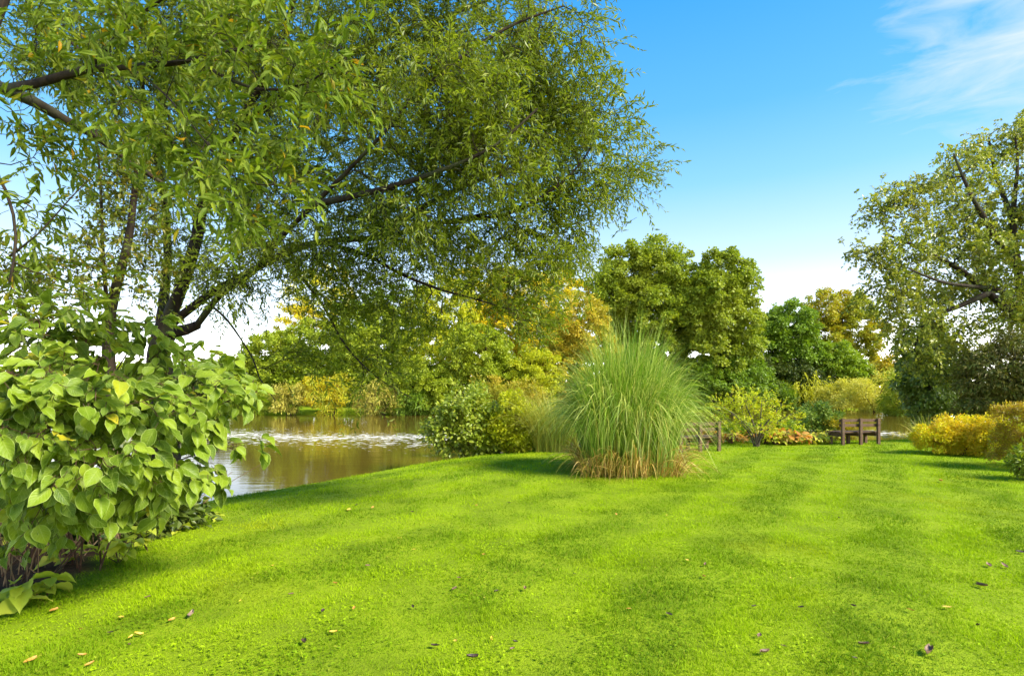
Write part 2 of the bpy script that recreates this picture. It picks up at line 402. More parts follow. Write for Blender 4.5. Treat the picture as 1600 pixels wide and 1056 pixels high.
# ------------------------------------------------------------------ water
def water_mat():
    m, nt, out = new_mat('river_water')
    g = nt.nodes.new('ShaderNodeNewGeometry')
    mp = nt.nodes.new('ShaderNodeMapping'); mp.inputs['Scale'].default_value = (.35, 1.0, 1)
    nt.links.new(g.outputs['Position'], mp.inputs[0])
    n1 = noise(nt, 2.2, 4, mp.outputs[0], .55); n2 = noise(nt, .35, 3, mp.outputs[0])
    b = nt.nodes.new('ShaderNodeBsdfPrincipled')
    b.inputs['Base Color'].default_value = (.10, .062, .010, 1); b.inputs['Roughness'].default_value = .06; b.inputs['IOR'].default_value = 1.4
    b.inputs['Specular IOR Level'].default_value = .5
    bp = nt.nodes.new('ShaderNodeBump'); bp.inputs['Strength'].default_value = .2; bp.inputs['Distance'].default_value = .035
    nt.links.new(n1.outputs[0], bp.inputs['Height']); nt.links.new(bp.outputs[0], b.inputs['Normal'])
    # drifting foam in a current line: broken streaks, and a painted patch of sparkle
    sp = nt.nodes.new('ShaderNodeSeparateXYZ'); nt.links.new(g.outputs['Position'], sp.inputs[0])
    def mth(op, a, bb=None):
        n = nt.nodes.new('ShaderNodeMath'); n.operation = op
        for s, v in ((n.inputs[0], a), (n.inputs[1], bb)):
            if v is None: continue
            if hasattr(v, 'is_output'): nt.links.new(v, s)
            else: s.default_value = v
        return n.outputs[0]
    line = mth('ADD', mth('MULTIPLY', sp.outputs[0], -.28), 28.5)
    w = mth('ADD', sp.outputs[1], mth('MULTIPLY', mth('SUBTRACT', n2.outputs[0], .5), 8.0))
    dd = mth('ABSOLUTE', mth('SUBTRACT', w, line))
    band = nt.nodes.new('ShaderNodeMapRange'); band.inputs[1].default_value = 0; band.inputs[2].default_value = 9; band.inputs[3].default_value = .15; band.inputs[4].default_value = -.10
    nt.links.new(dd, band.inputs[0])
    mp2 = nt.nodes.new('ShaderNodeMapping'); mp2.inputs['Scale'].default_value = (1.2, 2.3, 1); nt.links.new(g.outputs['Position'], mp2.inputs[0])
    n3 = noise(nt, 2.2, 4, mp2.outputs[0], .6)
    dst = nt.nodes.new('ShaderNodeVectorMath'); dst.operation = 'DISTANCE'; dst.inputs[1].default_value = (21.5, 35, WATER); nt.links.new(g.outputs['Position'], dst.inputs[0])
    b2 = nt.nodes.new('ShaderNodeMapRange'); b2.inputs[1].default_value = 1; b2.inputs[2].default_value = 5.5; b2.inputs[3].default_value = .26; b2.inputs[4].default_value = 0  # pale patch painted in the foam colour for sparkle on the water
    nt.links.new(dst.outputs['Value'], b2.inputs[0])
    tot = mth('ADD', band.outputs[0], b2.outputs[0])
    foam_sparkle = ramp(nt, [(0, 0, 0), (1, 1, 1)], [.645, .69], mth('ADD', n3.outputs[0], tot)).outputs[0]
    foam = nt.nodes.new('ShaderNodeBsdfDiffuse'); foam.inputs[0].default_value = (.75, .72, .62, 1)  # colour of the drifting foam and of the painted sparkle
    mx = nt.nodes.new('ShaderNodeMixShader'); nt.links.new(foam_sparkle, mx.inputs[0]); nt.links.new(b.outputs[0], mx.inputs[1]); nt.links.new(foam.outputs[0], mx.inputs[2])
    nt.links.new(mx.outputs[0], out.inputs[0])
    return m
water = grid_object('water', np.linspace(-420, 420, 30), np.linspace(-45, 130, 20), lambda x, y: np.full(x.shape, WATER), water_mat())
tag(water, 'brown river with foam flecks behind the lawn', None, None, 'structure')

# ------------------------------------------------------------------ grass blades
def grass_mat():
    m, nt, out = new_mat('grass_blade')
    g = nt.nodes.new('ShaderNodeNewGeometry')
    c = ramp(nt, [(.09, .165, .003), (.16, .27, .004), (.23, .36, .005), (.4, .34, .05)], [0, .45, .9, 1], g.outputs['Random Per Island']).outputs[0]
    sp = nt.nodes.new('ShaderNodeSeparateXYZ'); nt.links.new(g.outputs['Position'], sp.inputs[0])
    mp = nt.nodes.new('ShaderNodeMapping'); mp.vector_type = 'POINT'; mp.inputs['Rotation'].default_value = (0, 0, R(33)); mp.inputs['Scale'].default_value = (1, .22, 0)
    nt.links.new(g.outputs['Position'], mp.inputs[0])
    n1 = noise(nt, 1.5, 2, mp.outputs[0]); n2 = noise(nt, 2.2, 4, g.outputs['Position'], .6); n3 = noise(nt, .5, 3, g.outputs['Position'])
    c = mixc(nt, c, (.3, .44, .005), ramp(nt, [(0, 0, 0), (.55, .55, .55)], [.46, .6], n1.outputs[0]).outputs[0])
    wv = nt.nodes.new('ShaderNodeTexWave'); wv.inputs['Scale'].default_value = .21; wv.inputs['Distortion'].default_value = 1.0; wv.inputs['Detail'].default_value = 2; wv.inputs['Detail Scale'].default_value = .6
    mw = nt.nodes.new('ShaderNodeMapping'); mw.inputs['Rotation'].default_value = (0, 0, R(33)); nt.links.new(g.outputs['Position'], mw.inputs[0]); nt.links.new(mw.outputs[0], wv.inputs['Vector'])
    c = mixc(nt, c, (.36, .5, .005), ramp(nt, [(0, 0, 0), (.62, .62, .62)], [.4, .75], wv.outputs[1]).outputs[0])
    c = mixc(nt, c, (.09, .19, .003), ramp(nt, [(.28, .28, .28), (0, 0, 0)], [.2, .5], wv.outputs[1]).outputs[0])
    c = mixc(nt, c, (.085, .15, .005), ramp(nt, [(0, 0, 0), (.34, .34, .34)], [.48, .66], n2.outputs[0]).outputs[0])
    c = mixc(nt, c, (.4, .36, .015), ramp(nt, [(0, 0, 0), (.5, .5, .5)], [.58, .75], n3.outputs[0]).outputs[0])
    b = nt.nodes.new('ShaderNodeBsdfPrincipled'); b.inputs['Roughness'].default_value = .6; b.inputs['Specular IOR Level'].default_value = .1
    nt.links.new(c, b.inputs['Base Color'])
    tr = nt.nodes.new('ShaderNodeBsdfTranslucent'); nt.links.new(mixc(nt, c, (1.2, 1.2, .6), 1.0, 'MULTIPLY'), tr.inputs[0])
    mx = nt.nodes.new('ShaderNodeMixShader'); mx.inputs[0].default_value = .35
    nt.links.new(b.outputs[0], mx.inputs[1]); nt.links.new(tr.outputs[0], mx.inputs[2]); nt.links.new(mx.outputs[0], out.inputs[0])
    return m

def make_grass():
    mb = MB()
    for (y0, y1, dens, h, w) in ((2.6, 4.6, 6500, .042, .0042), (4.6, 7, 4200, .046, .006), (7, 11, 1900, .05, .010), (11, 16, 850, .055, .016), (16, 25, 330, .06, .026)):
        x0 = -min(.95 * y1 + 1, 9); x1 = min(.95 * y1 + 1.2, 19)
        n = int((x1 - x0) * (y1 - y0) * dens)
        x = rng.uniform(x0, x1, n); y = rng.uniform(y0, y1, n)
        keep = (x > -.93 * y - .8) & (x < .93 * y + 1.0)
        x = x[keep]; y = y[keep]
        s = side_dist(LAWN_EDGE, x, y)
        keep = (s < .25) & (rng.random(len(x)) > soil_amt(x, y) * 1.1)
        x = x[keep]; y = y[keep]; n = len(x)
        # tufts: clumped length variation
        tl = .75 + .5 * np.sin(x * 3.1 + np.sin(y * 2.3) * 2) * np.sin(y * 2.7 + np.sin(x * 1.9) * 2)
        hh = h * rng.uniform(.5, 1.25, n) * np.clip(tl, .5, 1.3) * (.75 + .35 * np.sin(x * 23 + 3 * np.sin(y * 9)) * np.sin(y * 19 + 3 * np.sin(x * 8)))
        st = np.sin((x * STRIPE[0] + y * STRIPE[1]) * 2 * math.pi / 1.5 + .6 * np.sin(y * .5))
        z = ground_z(x, y) - .004
        lean = rng.normal(size=(n, 2)) * .65
        lean[:, 0] += st * .18 * -STRIPE[1]; lean[:, 1] += st * .35 * STRIPE[0]
        O = np.stack([x, y, z], -1)
        az = rng.uniform(0, 2 * math.pi, n)
        U = np.stack([np.cos(az), np.sin(az), np.zeros(n)], -1) * (w * rng.uniform(.7, 1.3, n) * .5)[:, None]
        top = np.stack([lean[:, 0] * hh, lean[:, 1] * hh, hh], -1)
        midp = top * np.array([.35, .35, .6])
        if y0 < 7:
            V = np.stack([O - U, O + U, O + midp + U * .8, O + midp - U * .8, O + top], 1)
            b = (np.arange(n) * 5)[:, None]
            n0 = mb.n
            mb.add(V.reshape(-1, 3), np.array([[0, 1, 2, 3]]) + b)
            mb.f.append(np.array([[3, 2, 4]]) + b + n0)
        else:
            V = np.stack([O - U, O + U, O + top], 1)
            mb.add(V.reshape(-1, 3), np.array([[0, 1, 2]]) + (np.arange(n) * 3)[:, None])
    # clover and small weeds among the blades
    n = 15000
    cx = rng.uniform(-4, 9, 420); cy = 3 + 8 * rng.random(420) ** 1.4
    i = rng.integers(0, 420, n)
    x = cx[i] + rng.normal(size=n) * .13; y = cy[i] + rng.normal(size=n) * .13
    k = (side_dist(LAWN_EDGE, x, y) < 0); x = x[k]; y = y[k]; n = len(x)
    O = np.stack([x, y, ground_z(x, y) + rng.uniform(.012, .035, n)], -1)
    D = rng.normal(size=(n, 3)) * np.array([1, 1, .25]); N = np.array([0, 0, 1.0]) + rng.normal(size=(n, 3)) * .3
    add_leaves(mb, O, D, N, rng.uniform(.018, .034, n), rng.uniform(.014, .022, n))
    o = mb.build('grass', grass_mat())
    tag(o, 'short bright green mown grass blades covering the lawn', 'grass', None, 'stuff')
make_grass()

# ------------------------------------------------------------------ crowns made of leaf clumps
def lobe_clumps(lobes, d, n, r_in=.4, rr=None, depth=1.0):
    """lobes: (px, py, rx, ry[, dd]) in photo pixels at distance d -> clump centres in the world and a lobe radius"""
    r = rr or rng
    out = []; cen = []
    areas = np.array([l[2] * l[3] for l in lobes], float); areas /= areas.sum()
    for l, a in zip(lobes, areas):
        dd = l[4] if len(l) > 4 else 0
        c = P(l[0], l[1], d + dd); k = max(3, int(round(n * a)))
        rx = l[2] * (d + dd) / F; rz = l[3] * (d + dd) / F; ry = (rx + rz) / 2 * depth
        u = rdir(k, r); rad = (r_in ** 3 + (1 - r_in ** 3) * r.random(k)) ** (1 / 3)
        out.append(c + u * rad[:, None] * np.array([rx, ry, rz])); cen.append(np.repeat(c[None], k, 0))
    return np.concatenate(out), np.concatenate(cen)

def clump_leaves(mb, C, cen, per, cr, ll, lw, flat=.6, droop=.3, kind=4, up=.7, rr=None):
    r = rr or rng
    k = len(C); n = k * per
    cr = np.broadcast_to(cr, (k,)) * r.uniform(.6, 1.25, k)
    out = nrm(C - cen + np.array([0, 0, .25]) * cr[:, None])
    u = nrm(r.normal(size=(k, per, 3))) * (r.random((k, per, 1)) ** .45)
    off = u * cr[:, None, None] * np.array([1, 1, flat]) + out[:, None] * (r.random((k, per, 1)) * cr[:, None, None] * .35)
    off[..., 2] -= droop * np.sum(off[..., :2] ** 2, -1) / np.maximum(cr[:, None], 1e-3) * .6
    pos = C[:, None] + off
    D = nrm(u * .8 + out[:, None] * .5 + r.normal(size=(k, per, 3)) * .5 + np.array([0, 0, -droop]))
    N = nrm(np.array([0, 0, up]) + out[:, None] * .45 + u * .35 + r.normal(size=(k, per, 3)) * .45)
    s = r.uniform(.6, 1.3, (k, per))
    add_leaves(mb, pos.reshape(-1, 3), D.reshape(-1, 3), N.reshape(-1, 3), (ll * s).ravel(), (lw * s).ravel(), kind)

def tree(name, cat, label, lobes, d, base, leafm, barkm, clumps=70, per=170, cr=1.0, ll=.3, lw=.2, trunk_r=.3, group=None,
         droop=.3, flat=.6, r_in=.4, kind=4, seed=None, top=None, twig=.03, fill=None, depth=1.0, up=.7):
    r = np.random.default_rng(seed if seed is not None else int(abs(lobes[0][0] * 13 + lobes[0][1])))
    b = P(base[0], HOR, d); b[2] = float(ground_z(np.array([b[0]]), np.array([b[1]]))[0]) - .15
    e = empty(name, b, label, cat, group)
    if d > 60:
        up = .4
        lobes = [(l[0], l[1], l[2] * 1.06, l[3] * 1.06) for l in lobes]
        x0 = min(l[0] - l[2] for l in lobes); x1 = max(l[0] + l[2] for l in lobes); yb = max(l[1] + l[3] for l in lobes)
        if yb < 625: lobes = lobes + [((x0 + x1) / 2, (yb + 632) / 2, (x1 - x0) * .42, max(14, (636 - yb) / 2 + 8))]
        clumps = int(clumps * 4.2); ll *= .85; lw *= 1.1; per = int(per * .72); cr *= .66
    C, cen = lobe_clumps(lobes, d, clumps, r_in, r, depth)
    wood = MB(); leaf = MB()
    hi = C[:, 2].max(); mid = C.mean(0)
    tp = np.array([mid[0], mid[1], b[2] + (hi - b[2]) * .8]) if top is None else P(*top)
    pts = resample([b, b + (tp - b) * .3 + r.normal(size=3) * .02 * (hi - b[2]), b + (tp - b) * .65 + r.normal(size=3) * .03 * (hi - b[2]), tp], max(.15, (hi - b[2]) / 24))
    rad = np.linspace(trunk_r, trunk_r * .2, len(pts)); rad[0] *= 1.3
    tube(wood, pts, rad, 8, lump=.04)
    grow(wood, [(pts, rad)], C, twig, .08, rr=r, k_r=trunk_r * 3)
    clump_leaves(leaf, C, cen, per, cr, ll, lw, flat, droop, kind, up, r)
    wood.build('trunk', barkm, e, smooth=True)
    leaf.build('crown', leafm, e)
    return e

def shrub(name, cat, label, lobes, d, leafm, clumps=40, per=90, cr=.25, ll=.08, lw=.05, group=None, stem=None, stem_r=.015, n_stems=6,
          droop=.2, flat=.8, r_in=.3, kind=4, seed=None, base=None, up=.6, depth=1.0):
    r = np.random.default_rng(seed if seed is not None else int(abs(lobes[0][0] * 17 + lobes[0][1])))
    bx = base if base else np.mean([l[0] for l in lobes])
    b = P(bx, HOR, d); b[2] = float(ground_z(np.array([b[0]]), np.array([b[1]]))[0]) - .03
    e = empty(name, b, label, cat, group)
    C, cen = lobe_clumps(lobes, d, clumps, r_in, r, depth)
    C[:, 2] = np.maximum(C[:, 2], b[2] + .08)
    wood = MB(); leaf = MB()
    mains = []
    w = (C[:, 0].max() - C[:, 0].min()) * .5
    sel = C[r.choice(len(C), size=min(n_stems, len(C)), replace=False)]
    for q in sel:
        p0 = b + np.array([r.normal() * .12 * w, r.normal() * .1 * w, 0]); p1 = p0 * .55 + q * .45 + np.array([0, 0, .12 * (q[2] - b[2])])
        pts = resample([p0, p1, q], max(.05, np.linalg.norm(q - p0) / 14)); rad = np.linspace(stem_r, stem_r * .45, len(pts))
        tube(wood, pts, rad, 5); mains.append((pts, rad))
    grow(wood, mains, C, stem_r * .35, .08, rr=r, sides=4, k_r=stem_r * 20)
    clump_leaves(leaf, C, cen, per, cr, ll, lw, flat, droop, kind, up, r)
    wood.build('stems', stem or M['stem_brown'], e, smooth=True)
    leaf.build('foliage', leafm, e)
    return e

# ------------------------------------------------------------------ far bank, left
BARK = M['bark_dark']; GR = 'trees on the far bank'
tree('wooded_tree', 'tree', 'dark olive round tree at the left end of the far river bank', [(350, 592, 45, 30), (325, 598, 50, 28)], 80, (345,), M['dark_green'], BARK, 60, 150, 1.1, .32, .2, group=GR)
tree('wooded_tree', 'tree', 'low dark olive tree on the far bank below the pale gap of sky', [(422, 560, 46, 40), (400, 595, 46, 34)], 76, (405,), M['olive'], BARK, 70, 160, 1.1, .32, .2, group=GR)
tree('wooded_tree', 'tree', 'broad olive tree on the far bank behind the hanging willow boughs', [(485, 555, 60, 52), (455, 590, 50, 40), (520, 590, 45, 40)], 74, (485,), M['olive'], BARK, 90, 170, 1.1, .32, .2, group=GR)
tree('pale_tree', 'tree', 'pale yellow tree rising highest behind the olive trees across the river', [(500, 465, 55, 50), (480, 520, 55, 40)], 84, (495,), M['yellow'], BARK, 60, 120, 1.1, .32, .2, group=GR)
tree('wooded_tree', 'tree', 'olive green tree with yellowing lower boughs across the river', [(585, 535, 60, 65), (560, 585, 50, 45), (620, 590, 45, 45)], 72, (590,), M['olive'], BARK, 110, 170, 1.1, .3, .19, group=GR)
tree('wooded_tree', 'tree', 'tall yellow green tree across the river behind the drooping willow twigs', [(690, 490, 55, 65), (675, 555, 60, 55), (720, 560, 45, 50)], 74, (690,), M['yellow_green'], BARK, 110, 160, 1.1, .3, .19, group=GR)
tree('yellow_tree', 'tree', 'bright golden yellow tree crown showing behind the willow across the river', [(815, 460, 52, 46), (780, 515, 52, 50), (845, 525, 45, 48)], 78, (810,), M['yellow'], BARK, 110, 150, 1.2, .33, .2, group=GR)
tree('wooded_tree', 'tree', 'yellow olive bushy tree behind the glossy waterside shrub', [(745, 565, 55, 55), (780, 600, 50, 40)], 67, (750,), M['olive'], BARK, 90, 160, 1.0, .28, .18, group=GR)
tree('orange_tree', 'tree', 'orange tinted tree behind the left of the tall grass clump', [(905, 515, 48, 50), (880, 575, 52, 55), (930, 575, 45, 50)], 70, (900,), M['orange'], BARK, 110, 150, 1.0, .3, .18, group=GR)
tree('wooded_tree', 'tree', 'greenish yellow low tree between the orange tree and the shrub', [(835, 590, 45, 45), (820, 615, 45, 30)], 66, (835,), M['yellow_green'], BARK, 60, 130, .9, .26, .17, group=GR)
tree('wooded_tree', 'tree', 'olive willow bush leaning over the far water right of the pale reeds', [(655, 600, 45, 40), (690, 615, 40, 30)], 65, (665,), M['olive'], BARK, 70, 150, .8, .24, .14, group=GR, trunk_r=.15)

tree('wooded_tree', 'tree', 'tall yellow tree between the golden crown and the olive trees', [(745, 480, 50, 60), (760, 550, 50, 45)], 82, (750,), M['yellow'], BARK, 80, 150, 1.1, .3, .19, group=GR)
tree('wooded_tree', 'tree', 'broad green tree behind the olive tree with yellowing boughs', [(620, 490, 55, 45), (560, 510, 55, 45), (590, 550, 70, 40)], 84, (600,), M['mid_green'], BARK, 100, 150, 1.1, .32, .19, group=GR)
tree('yellow_tree', 'tree', 'tall pale yellow tree behind the orange tinted tree', [(880, 470, 42, 52), (860, 540, 45, 50)], 84, (870,), M['yellow'], BARK, 80, 150, 1.1, .32, .19, group=GR)
RG = 'pale shrubs along the far waterline'
for (lb, lobes, d, m) in (
    ('pale straw coloured bush at the far waterline left of the others', [(455, 622, 34, 22)], 63.5, 'reed'),
    ('tallest straw yellow bush at the middle of the far waterline', [(515, 612, 38, 30)], 63.5, 'yellow'),
    ('straw yellow bush with hanging pale sprays on the far waterline', [(585, 617, 34, 25), (610, 628, 22, 16)], 63.5, 'reed'),
    ('dark green bush at the left of the far waterline beside the leafy shrub', [(395, 624, 34, 24)], 65, 'olive'),
    ('green bush over the water beside the last pale bush', [(645, 628, 26, 18)], 63.5, 'mid_green')):
    shrub('waterside_bush', 'bush', lb, lobes, d, M[m], 46, 130, .75, .3, .1, RG, stem_r=.06, n_stems=5, droop=.6)

for (lb, lobes, d, m) in (
    ('low dark hedge tree far away at the left edge', [(60, 600, 80, 28)], 100, 'olive'),
    ('low olive tree far away behind the big leaved shrub', [(190, 600, 70, 30)], 100, 'olive'),
    ('low green tree far away between the willow trunks and river', [(290, 598, 60, 32)], 98, 'mid_green')):
    tree('distant_tree', 'tree', lb, lobes, d, (lobes[0][0],), M[m], BARK, 50, 110, 1.2, .4, .25, group=GR)

# ------------------------------------------------------------------ far bank, right
tree('tall_poplar', 'tree', 'tallest dense green poplar with rounded top behind the grass clump', [(985, 425, 48, 42), (1034, 414, 44, 40), (955, 465, 34, 45), (1000, 490, 60, 55), (1062, 488, 42, 60), (1010, 550, 60, 50)], 82, (1015,), M['twin'], BARK, 190, 180, 1.5, .42, .28, .6, group=GR, droop=.35)
tree('tall_poplar', 'tree', 'dense green poplar with jagged drooping right side beside its taller twin', [(1130, 426, 40, 34), (1104, 470, 44, 46), (1112, 485, 48, 55), (1150, 455, 30, 32), (1145, 520, 40, 50), (1105, 560, 55, 45)], 80, (1120,), M['twin'], BARK, 170, 180, 1.4, .42, .28, .6, group=GR, droop=.55)
tree('dark_tree', 'tree', 'dark green spreading tree at the foot of the two poplars', [(1120, 592, 60, 34), (1070, 600, 50, 32), (1165, 598, 40, 34)], 79, (1115,), M['mid_green'], BARK, 100, 150, 1.2, .36, .22, .3, group=GR, droop=.4)
tree('green_tree', 'tree', 'mid green round tree right of the poplars', [(1225, 515, 42, 42), (1250, 550, 36, 38), (1200, 545, 32, 40)], 90, (1225,), M['mid_green'], BARK, 110, 170, 1.4, .42, .28, .4, group=GR)
tree('dark_tree', 'tree', 'dark shadowy tree under the mid green tree on the far bank', [(1205, 592, 40, 32), (1245, 588, 45, 24)], 88, (1220,), M['dark_green'], BARK, 70, 160, 1.3, .4, .26, .3, group=GR)
tree('golden_poplar', 'tree', 'orange topped golden poplar with airy crown on the far bank', [(1305, 480, 44, 32), (1335, 510, 40, 45), (1285, 520, 36, 42), (1335, 560, 38, 40)], 96, (1315,), M['poplar_gold'], M['bark_grey'], 120, 110, 1.3, .42, .28, .4, group=GR)
tree('green_tree', 'tree', 'bright light green small tree in front of the golden poplar', [(1300, 560, 32, 27), (1325, 585, 34, 26)], 89, (1305,), M['bright_green'], BARK, 70, 150, 1.1, .36, .22, .25, group=GR)
tree('olive_tree', 'tree', 'rusty olive tree on the far bank beside the large right tree', [(1395, 590, 34, 32), (1425, 600, 30, 34)], 88, (1400,), M['orange'], BARK, 70, 140, 1.1, .36, .22, .25, group=GR)

def weeping():
    d = 86; r = np.random.default_rng(5)
    b = P(1255, HOR, d); b[2] = float(ground_z(np.array([b[0]]), np.array([b[1]]))[0]) - .1
    e = empty('weeping_willow', b, 'small weeping willow with hanging pale curtains on the far bank', 'tree', GR)
    wood = MB(); leaf = MB()
    top = P(1255, 596, d); pts = resample([b, (b + top) / 2 + np.array([.2, 0, 0]), top], .3); rad = np.linspace(.3, .12, len(pts)); tube(wood, pts, rad, 7)
    C, cen = lobe_clumps([(1255, 603, 38, 17), (1285, 608, 24, 14), (1232, 610, 20, 14)], d, 130, .6, r)
    C = C[C[:, 2] > P(0, 612, d)[2]]
    grow(wood, [(pts, rad)], C, .03, rr=r, k_r=1)
    k = 7
    O = np.repeat(C, k, 0) + r.normal(size=(len(C) * k, 3)) * .35
    sprays(leaf, None, O, r.normal(size=O.shape) * np.array([.5, .5, .2]) + (O - P(1255, 612, d)) * .12, r.uniform(1.2, 3.0, len(O)), 14, .36, .13, 1.0, .01, spread=.25, down=.8, rr=r)
    wood.build('trunk', BARK, e); leaf.build('crown', M['weeping'], e)
weeping()
SG = 'pale shrubs along the right far bank'
for (lb, lobes, d, m) in (
    ('sage green bush beside the weeping willow across the water', [(1310, 620, 34, 22), (1335, 612, 26, 24)], 80, 'sage'),
    ('large grey olive bush above the right hand bench', [(1365, 612, 46, 36), (1395, 630, 40, 24), (1340, 632, 36, 16)], 74, 'sage'),
    ('olive bush between the grey bush and the dark leafy column', [(1420, 615, 36, 40), (1435, 640, 30, 18)], 62, 'olive'),
    ('green bush at the waterline under the weeping willow', [(1215, 622, 24, 18)], 84, 'mid_green'),
    ('yellow olive bush at the far waterline behind the lime tree', [(1160, 628, 34, 16)], 80, 'olive')):
    shrub('waterside_bush', 'bush', lb, lobes, d, M[m], 60, 140, 1.0, .36, .13, SG, stem_r=.06, n_stems=5, droop=.5)

# ------------------------------------------------------------------ near right: large tree and its neighbours
def right_tree():
    d = 22.0; r = np.random.default_rng(11)
    b = P(1650, HOR, d); b[2] = float(ground_z(np.array([b[0]]), np.array([b[1]]))[0]) - .1
    e = empty('spreading_tree', b, 'large spreading tree with speckled olive leaves at the right edge', 'tree')
    wood = MB(); leaf = MB()
    def limb(pix, r0, r1, dd=None):
        pts = resample([P(p[0], p[1], d + (p[2] if len(p) > 2 else 0)) for p in pix], .25)
        rad = np.linspace(r0, r1, len(pts)); tube(wood, pts, rad, 9, lump=.05); return pts, rad
    bpx = (1650, 615 + (EYE - b[2]) * F / d)
    mains = [limb([bpx, (1640, 600), (1618, 540), (1602, 505)], .30, .22),
             limb([(1604, 508), (1575, 484), (1545, 458), (1505, 425), (1470, 405), (1420, 380), (1380, 365)], .17, .03),
             limb([(1602, 505), (1585, 470, -1), (1555, 452, -1.5), (1520, 448, -2), (1470, 440, -2.5), (1420, 420, -3)], .12, .025),
             limb([(1604, 506), (1590, 420, .5), (1583, 340, 1), (1590, 260, 1.5), (1585, 205, 1.5)], .19, .03),
             limb([(1590, 420, .5), (1550, 360, .2), (1515, 300, 0), (1490, 240, 0)], .15, .03),
             limb([(1583, 345, 1), (1555, 270, 2), (1545, 215, 2.5)], .12, .03),
             limb([(1545, 458), (1500, 478, -.5), (1450, 500, -1), (1430, 540, -1)], .12, .03),
             limb([(1604, 505), (1660, 430, -1), (1700, 330, -1), (1720, 250, 0)], .25, .05)]
    lobes = [(1395, 318, 32, 38), (1455, 312, 50, 42), (1500, 270, 45, 42, 1), (1550, 225, 48, 42, 2), (1592, 205, 40, 38, 2), (1372, 392, 36, 28, -1), (1425, 385, 52, 38, -1),
             (1490, 362, 60, 52, 1), (1560, 330, 60, 60, 1), (1610, 320, 45, 90, 1.8), (1395, 445, 34, 28, -1), (1445, 450, 50, 42, .8), (1510, 450, 55, 40, 1.5), (1430, 510, 40, 42, -1.5),
             (1490, 510, 50, 36, 0), (1400, 480, 34, 30, -1), (1465, 560, 36, 34, -1), (1520, 540, 40, 30, 0), (1590, 470, 40, 40, -2), (1610, 400, 40, 60, -2), (1540, 400, 40, 40, -1.5), (1560, 470, 40, 40, 2), (1700, 300, 80, 110), (1670, 430, 50, 70, 2)]
    C, cen = lobe_clumps(lobes, d, 440, .25, r)
    ends = grow(wood, mains, C, .012, .1, rr=r, k_r=1.3)
    k = 12; O = np.repeat(C, k, 0) + r.normal(size=(len(C) * k, 3)) * .2
    D = np.repeat(ends, k, 0) * .6 + r.normal(size=O.shape) * .7
    sprays(leaf, wood, O, D, r.uniform(.3, .7, len(O)), 9, .15, .1, .45, .007, spread=1.0, jit=.5, rr=r)
    wood.build('trunk', M['bark_dark'], e, smooth=True); leaf.build('crown', M['right_tree'], e)
right_tree()
tree('ivy_tree', 'tree', 'dark ivy covered tree column hanging below the large right tree', [(1443, 545, 32, 42), (1450, 595, 34, 36), (1455, 635, 30, 26)], 27, (1452,), M['ivy'], BARK, 120, 130, .5, .17, .12, .14, droop=.6)
tree('dark_conifer', 'conifer', 'brownish dark conifer mass at the right edge above the golden bush', [(1560, 580, 50, 55), (1600, 570, 60, 60), (1545, 630, 40, 34), (1600, 630, 60, 45), (1650, 590, 60, 80)], 19.5, (1590,), M['conifer'], BARK, 230, 170, .42, .15, .05, .2, droop=.7, flat=.45, seed=3)
tree('thin_tree', 'tree', 'thin olive tree with leaning dark stem behind the golden bush', [(1485, 590, 40, 34), (1510, 620, 34, 28), (1480, 630, 30, 22)], 30, (1495,), M['olive'], BARK, 60, 70, .55, .18, .09, .06)

# ------------------------------------------------------------------ right hand shrubs on the lawn edge
shrub('golden_bush', 'bush', 'wide golden yellow bush with orange left side on the lawn edge', [(1465, 682, 34, 24), (1505, 678, 42, 34), (1545, 684, 32, 34, -.6)], 16.0, M['golden'], 300, 120, .17, .055, .032, n_stems=16, stem_r=.012, droop=.1, base=1505, up=.5)
shrub('golden_bush', 'bush', 'yellow green bush between the golden bush and the clipped brown hedge', [(1572, 690, 24, 32), (1592, 680, 22, 34)], 15.2, M['yellow_green'], 110, 100, .16, .055, .035, n_stems=8, base=1580)
def clipped_hedge():
    d = 12.6; r = np.random.default_rng(21)
    x0, x1 = P(1582, 0, d)[0], P(1582, 0, d)[0] + 2.6; y0, y1 = d - .5, d + .7; ztop = P(0, 634, d)[2]
    b = np.array([(x0 + x1) / 2, d, -.03])
    e = empty('clipped_hedge', b, 'clipped hedge block with brown side and golden top at the right edge', 'hedge')
    wood = MB(); leaf = MB()
    n = 420
    C = np.stack([r.uniform(x0 + .1, x1, n), r.uniform(y0 + .08, y1 - .08, n), r.uniform(.25, ztop - .1, n)], -1)
    shell = r.integers(0, 3, n)
    C[shell == 0, 1] = y0 + .08; C[shell == 1, 2] = ztop - .08; C[(shell == 2) & (r.random(n) < .5), 0] = x0 + .1
    mains = []
    for i in range(7):
        p0 = np.array([r.uniform(x0 + .3, x1 - .2), d + r.normal() * .15, -.03]); p1 = p0 + np.array([r.normal() * .2, r.normal() * .15, ztop * .85])
        pts = resample([p0, (p0 + p1) / 2 + r.normal(size=3) * .05, p1], .1); rad = np.linspace(.022, .008, len(pts)); tube(wood, pts, rad, 6); mains.append((pts, rad))
    grow(wood, mains, C, .004, rr=r, sides=4)
    clump_leaves(leaf, C, np.repeat(np.array([[(x0 + x1) / 2, d, ztop * .5]]), n, 0), 70, .15, .045, .03, .9, 0, 4, .4, r)
    wood.build('stems', M['stem_brown'], e); leaf.build('foliage', M['clipped'], e)
clipped_hedge()
shrub('laurel_bush', 'bush', 'small glossy green sprawling bush at the foot of the clipped hedge', [(1598, 722, 20, 18), (1630, 722, 30, 30)], 11.2, M['laurel'], 90, 22, .16, .1, .035, n_stems=8, droop=.1, base=1605, kind=7)

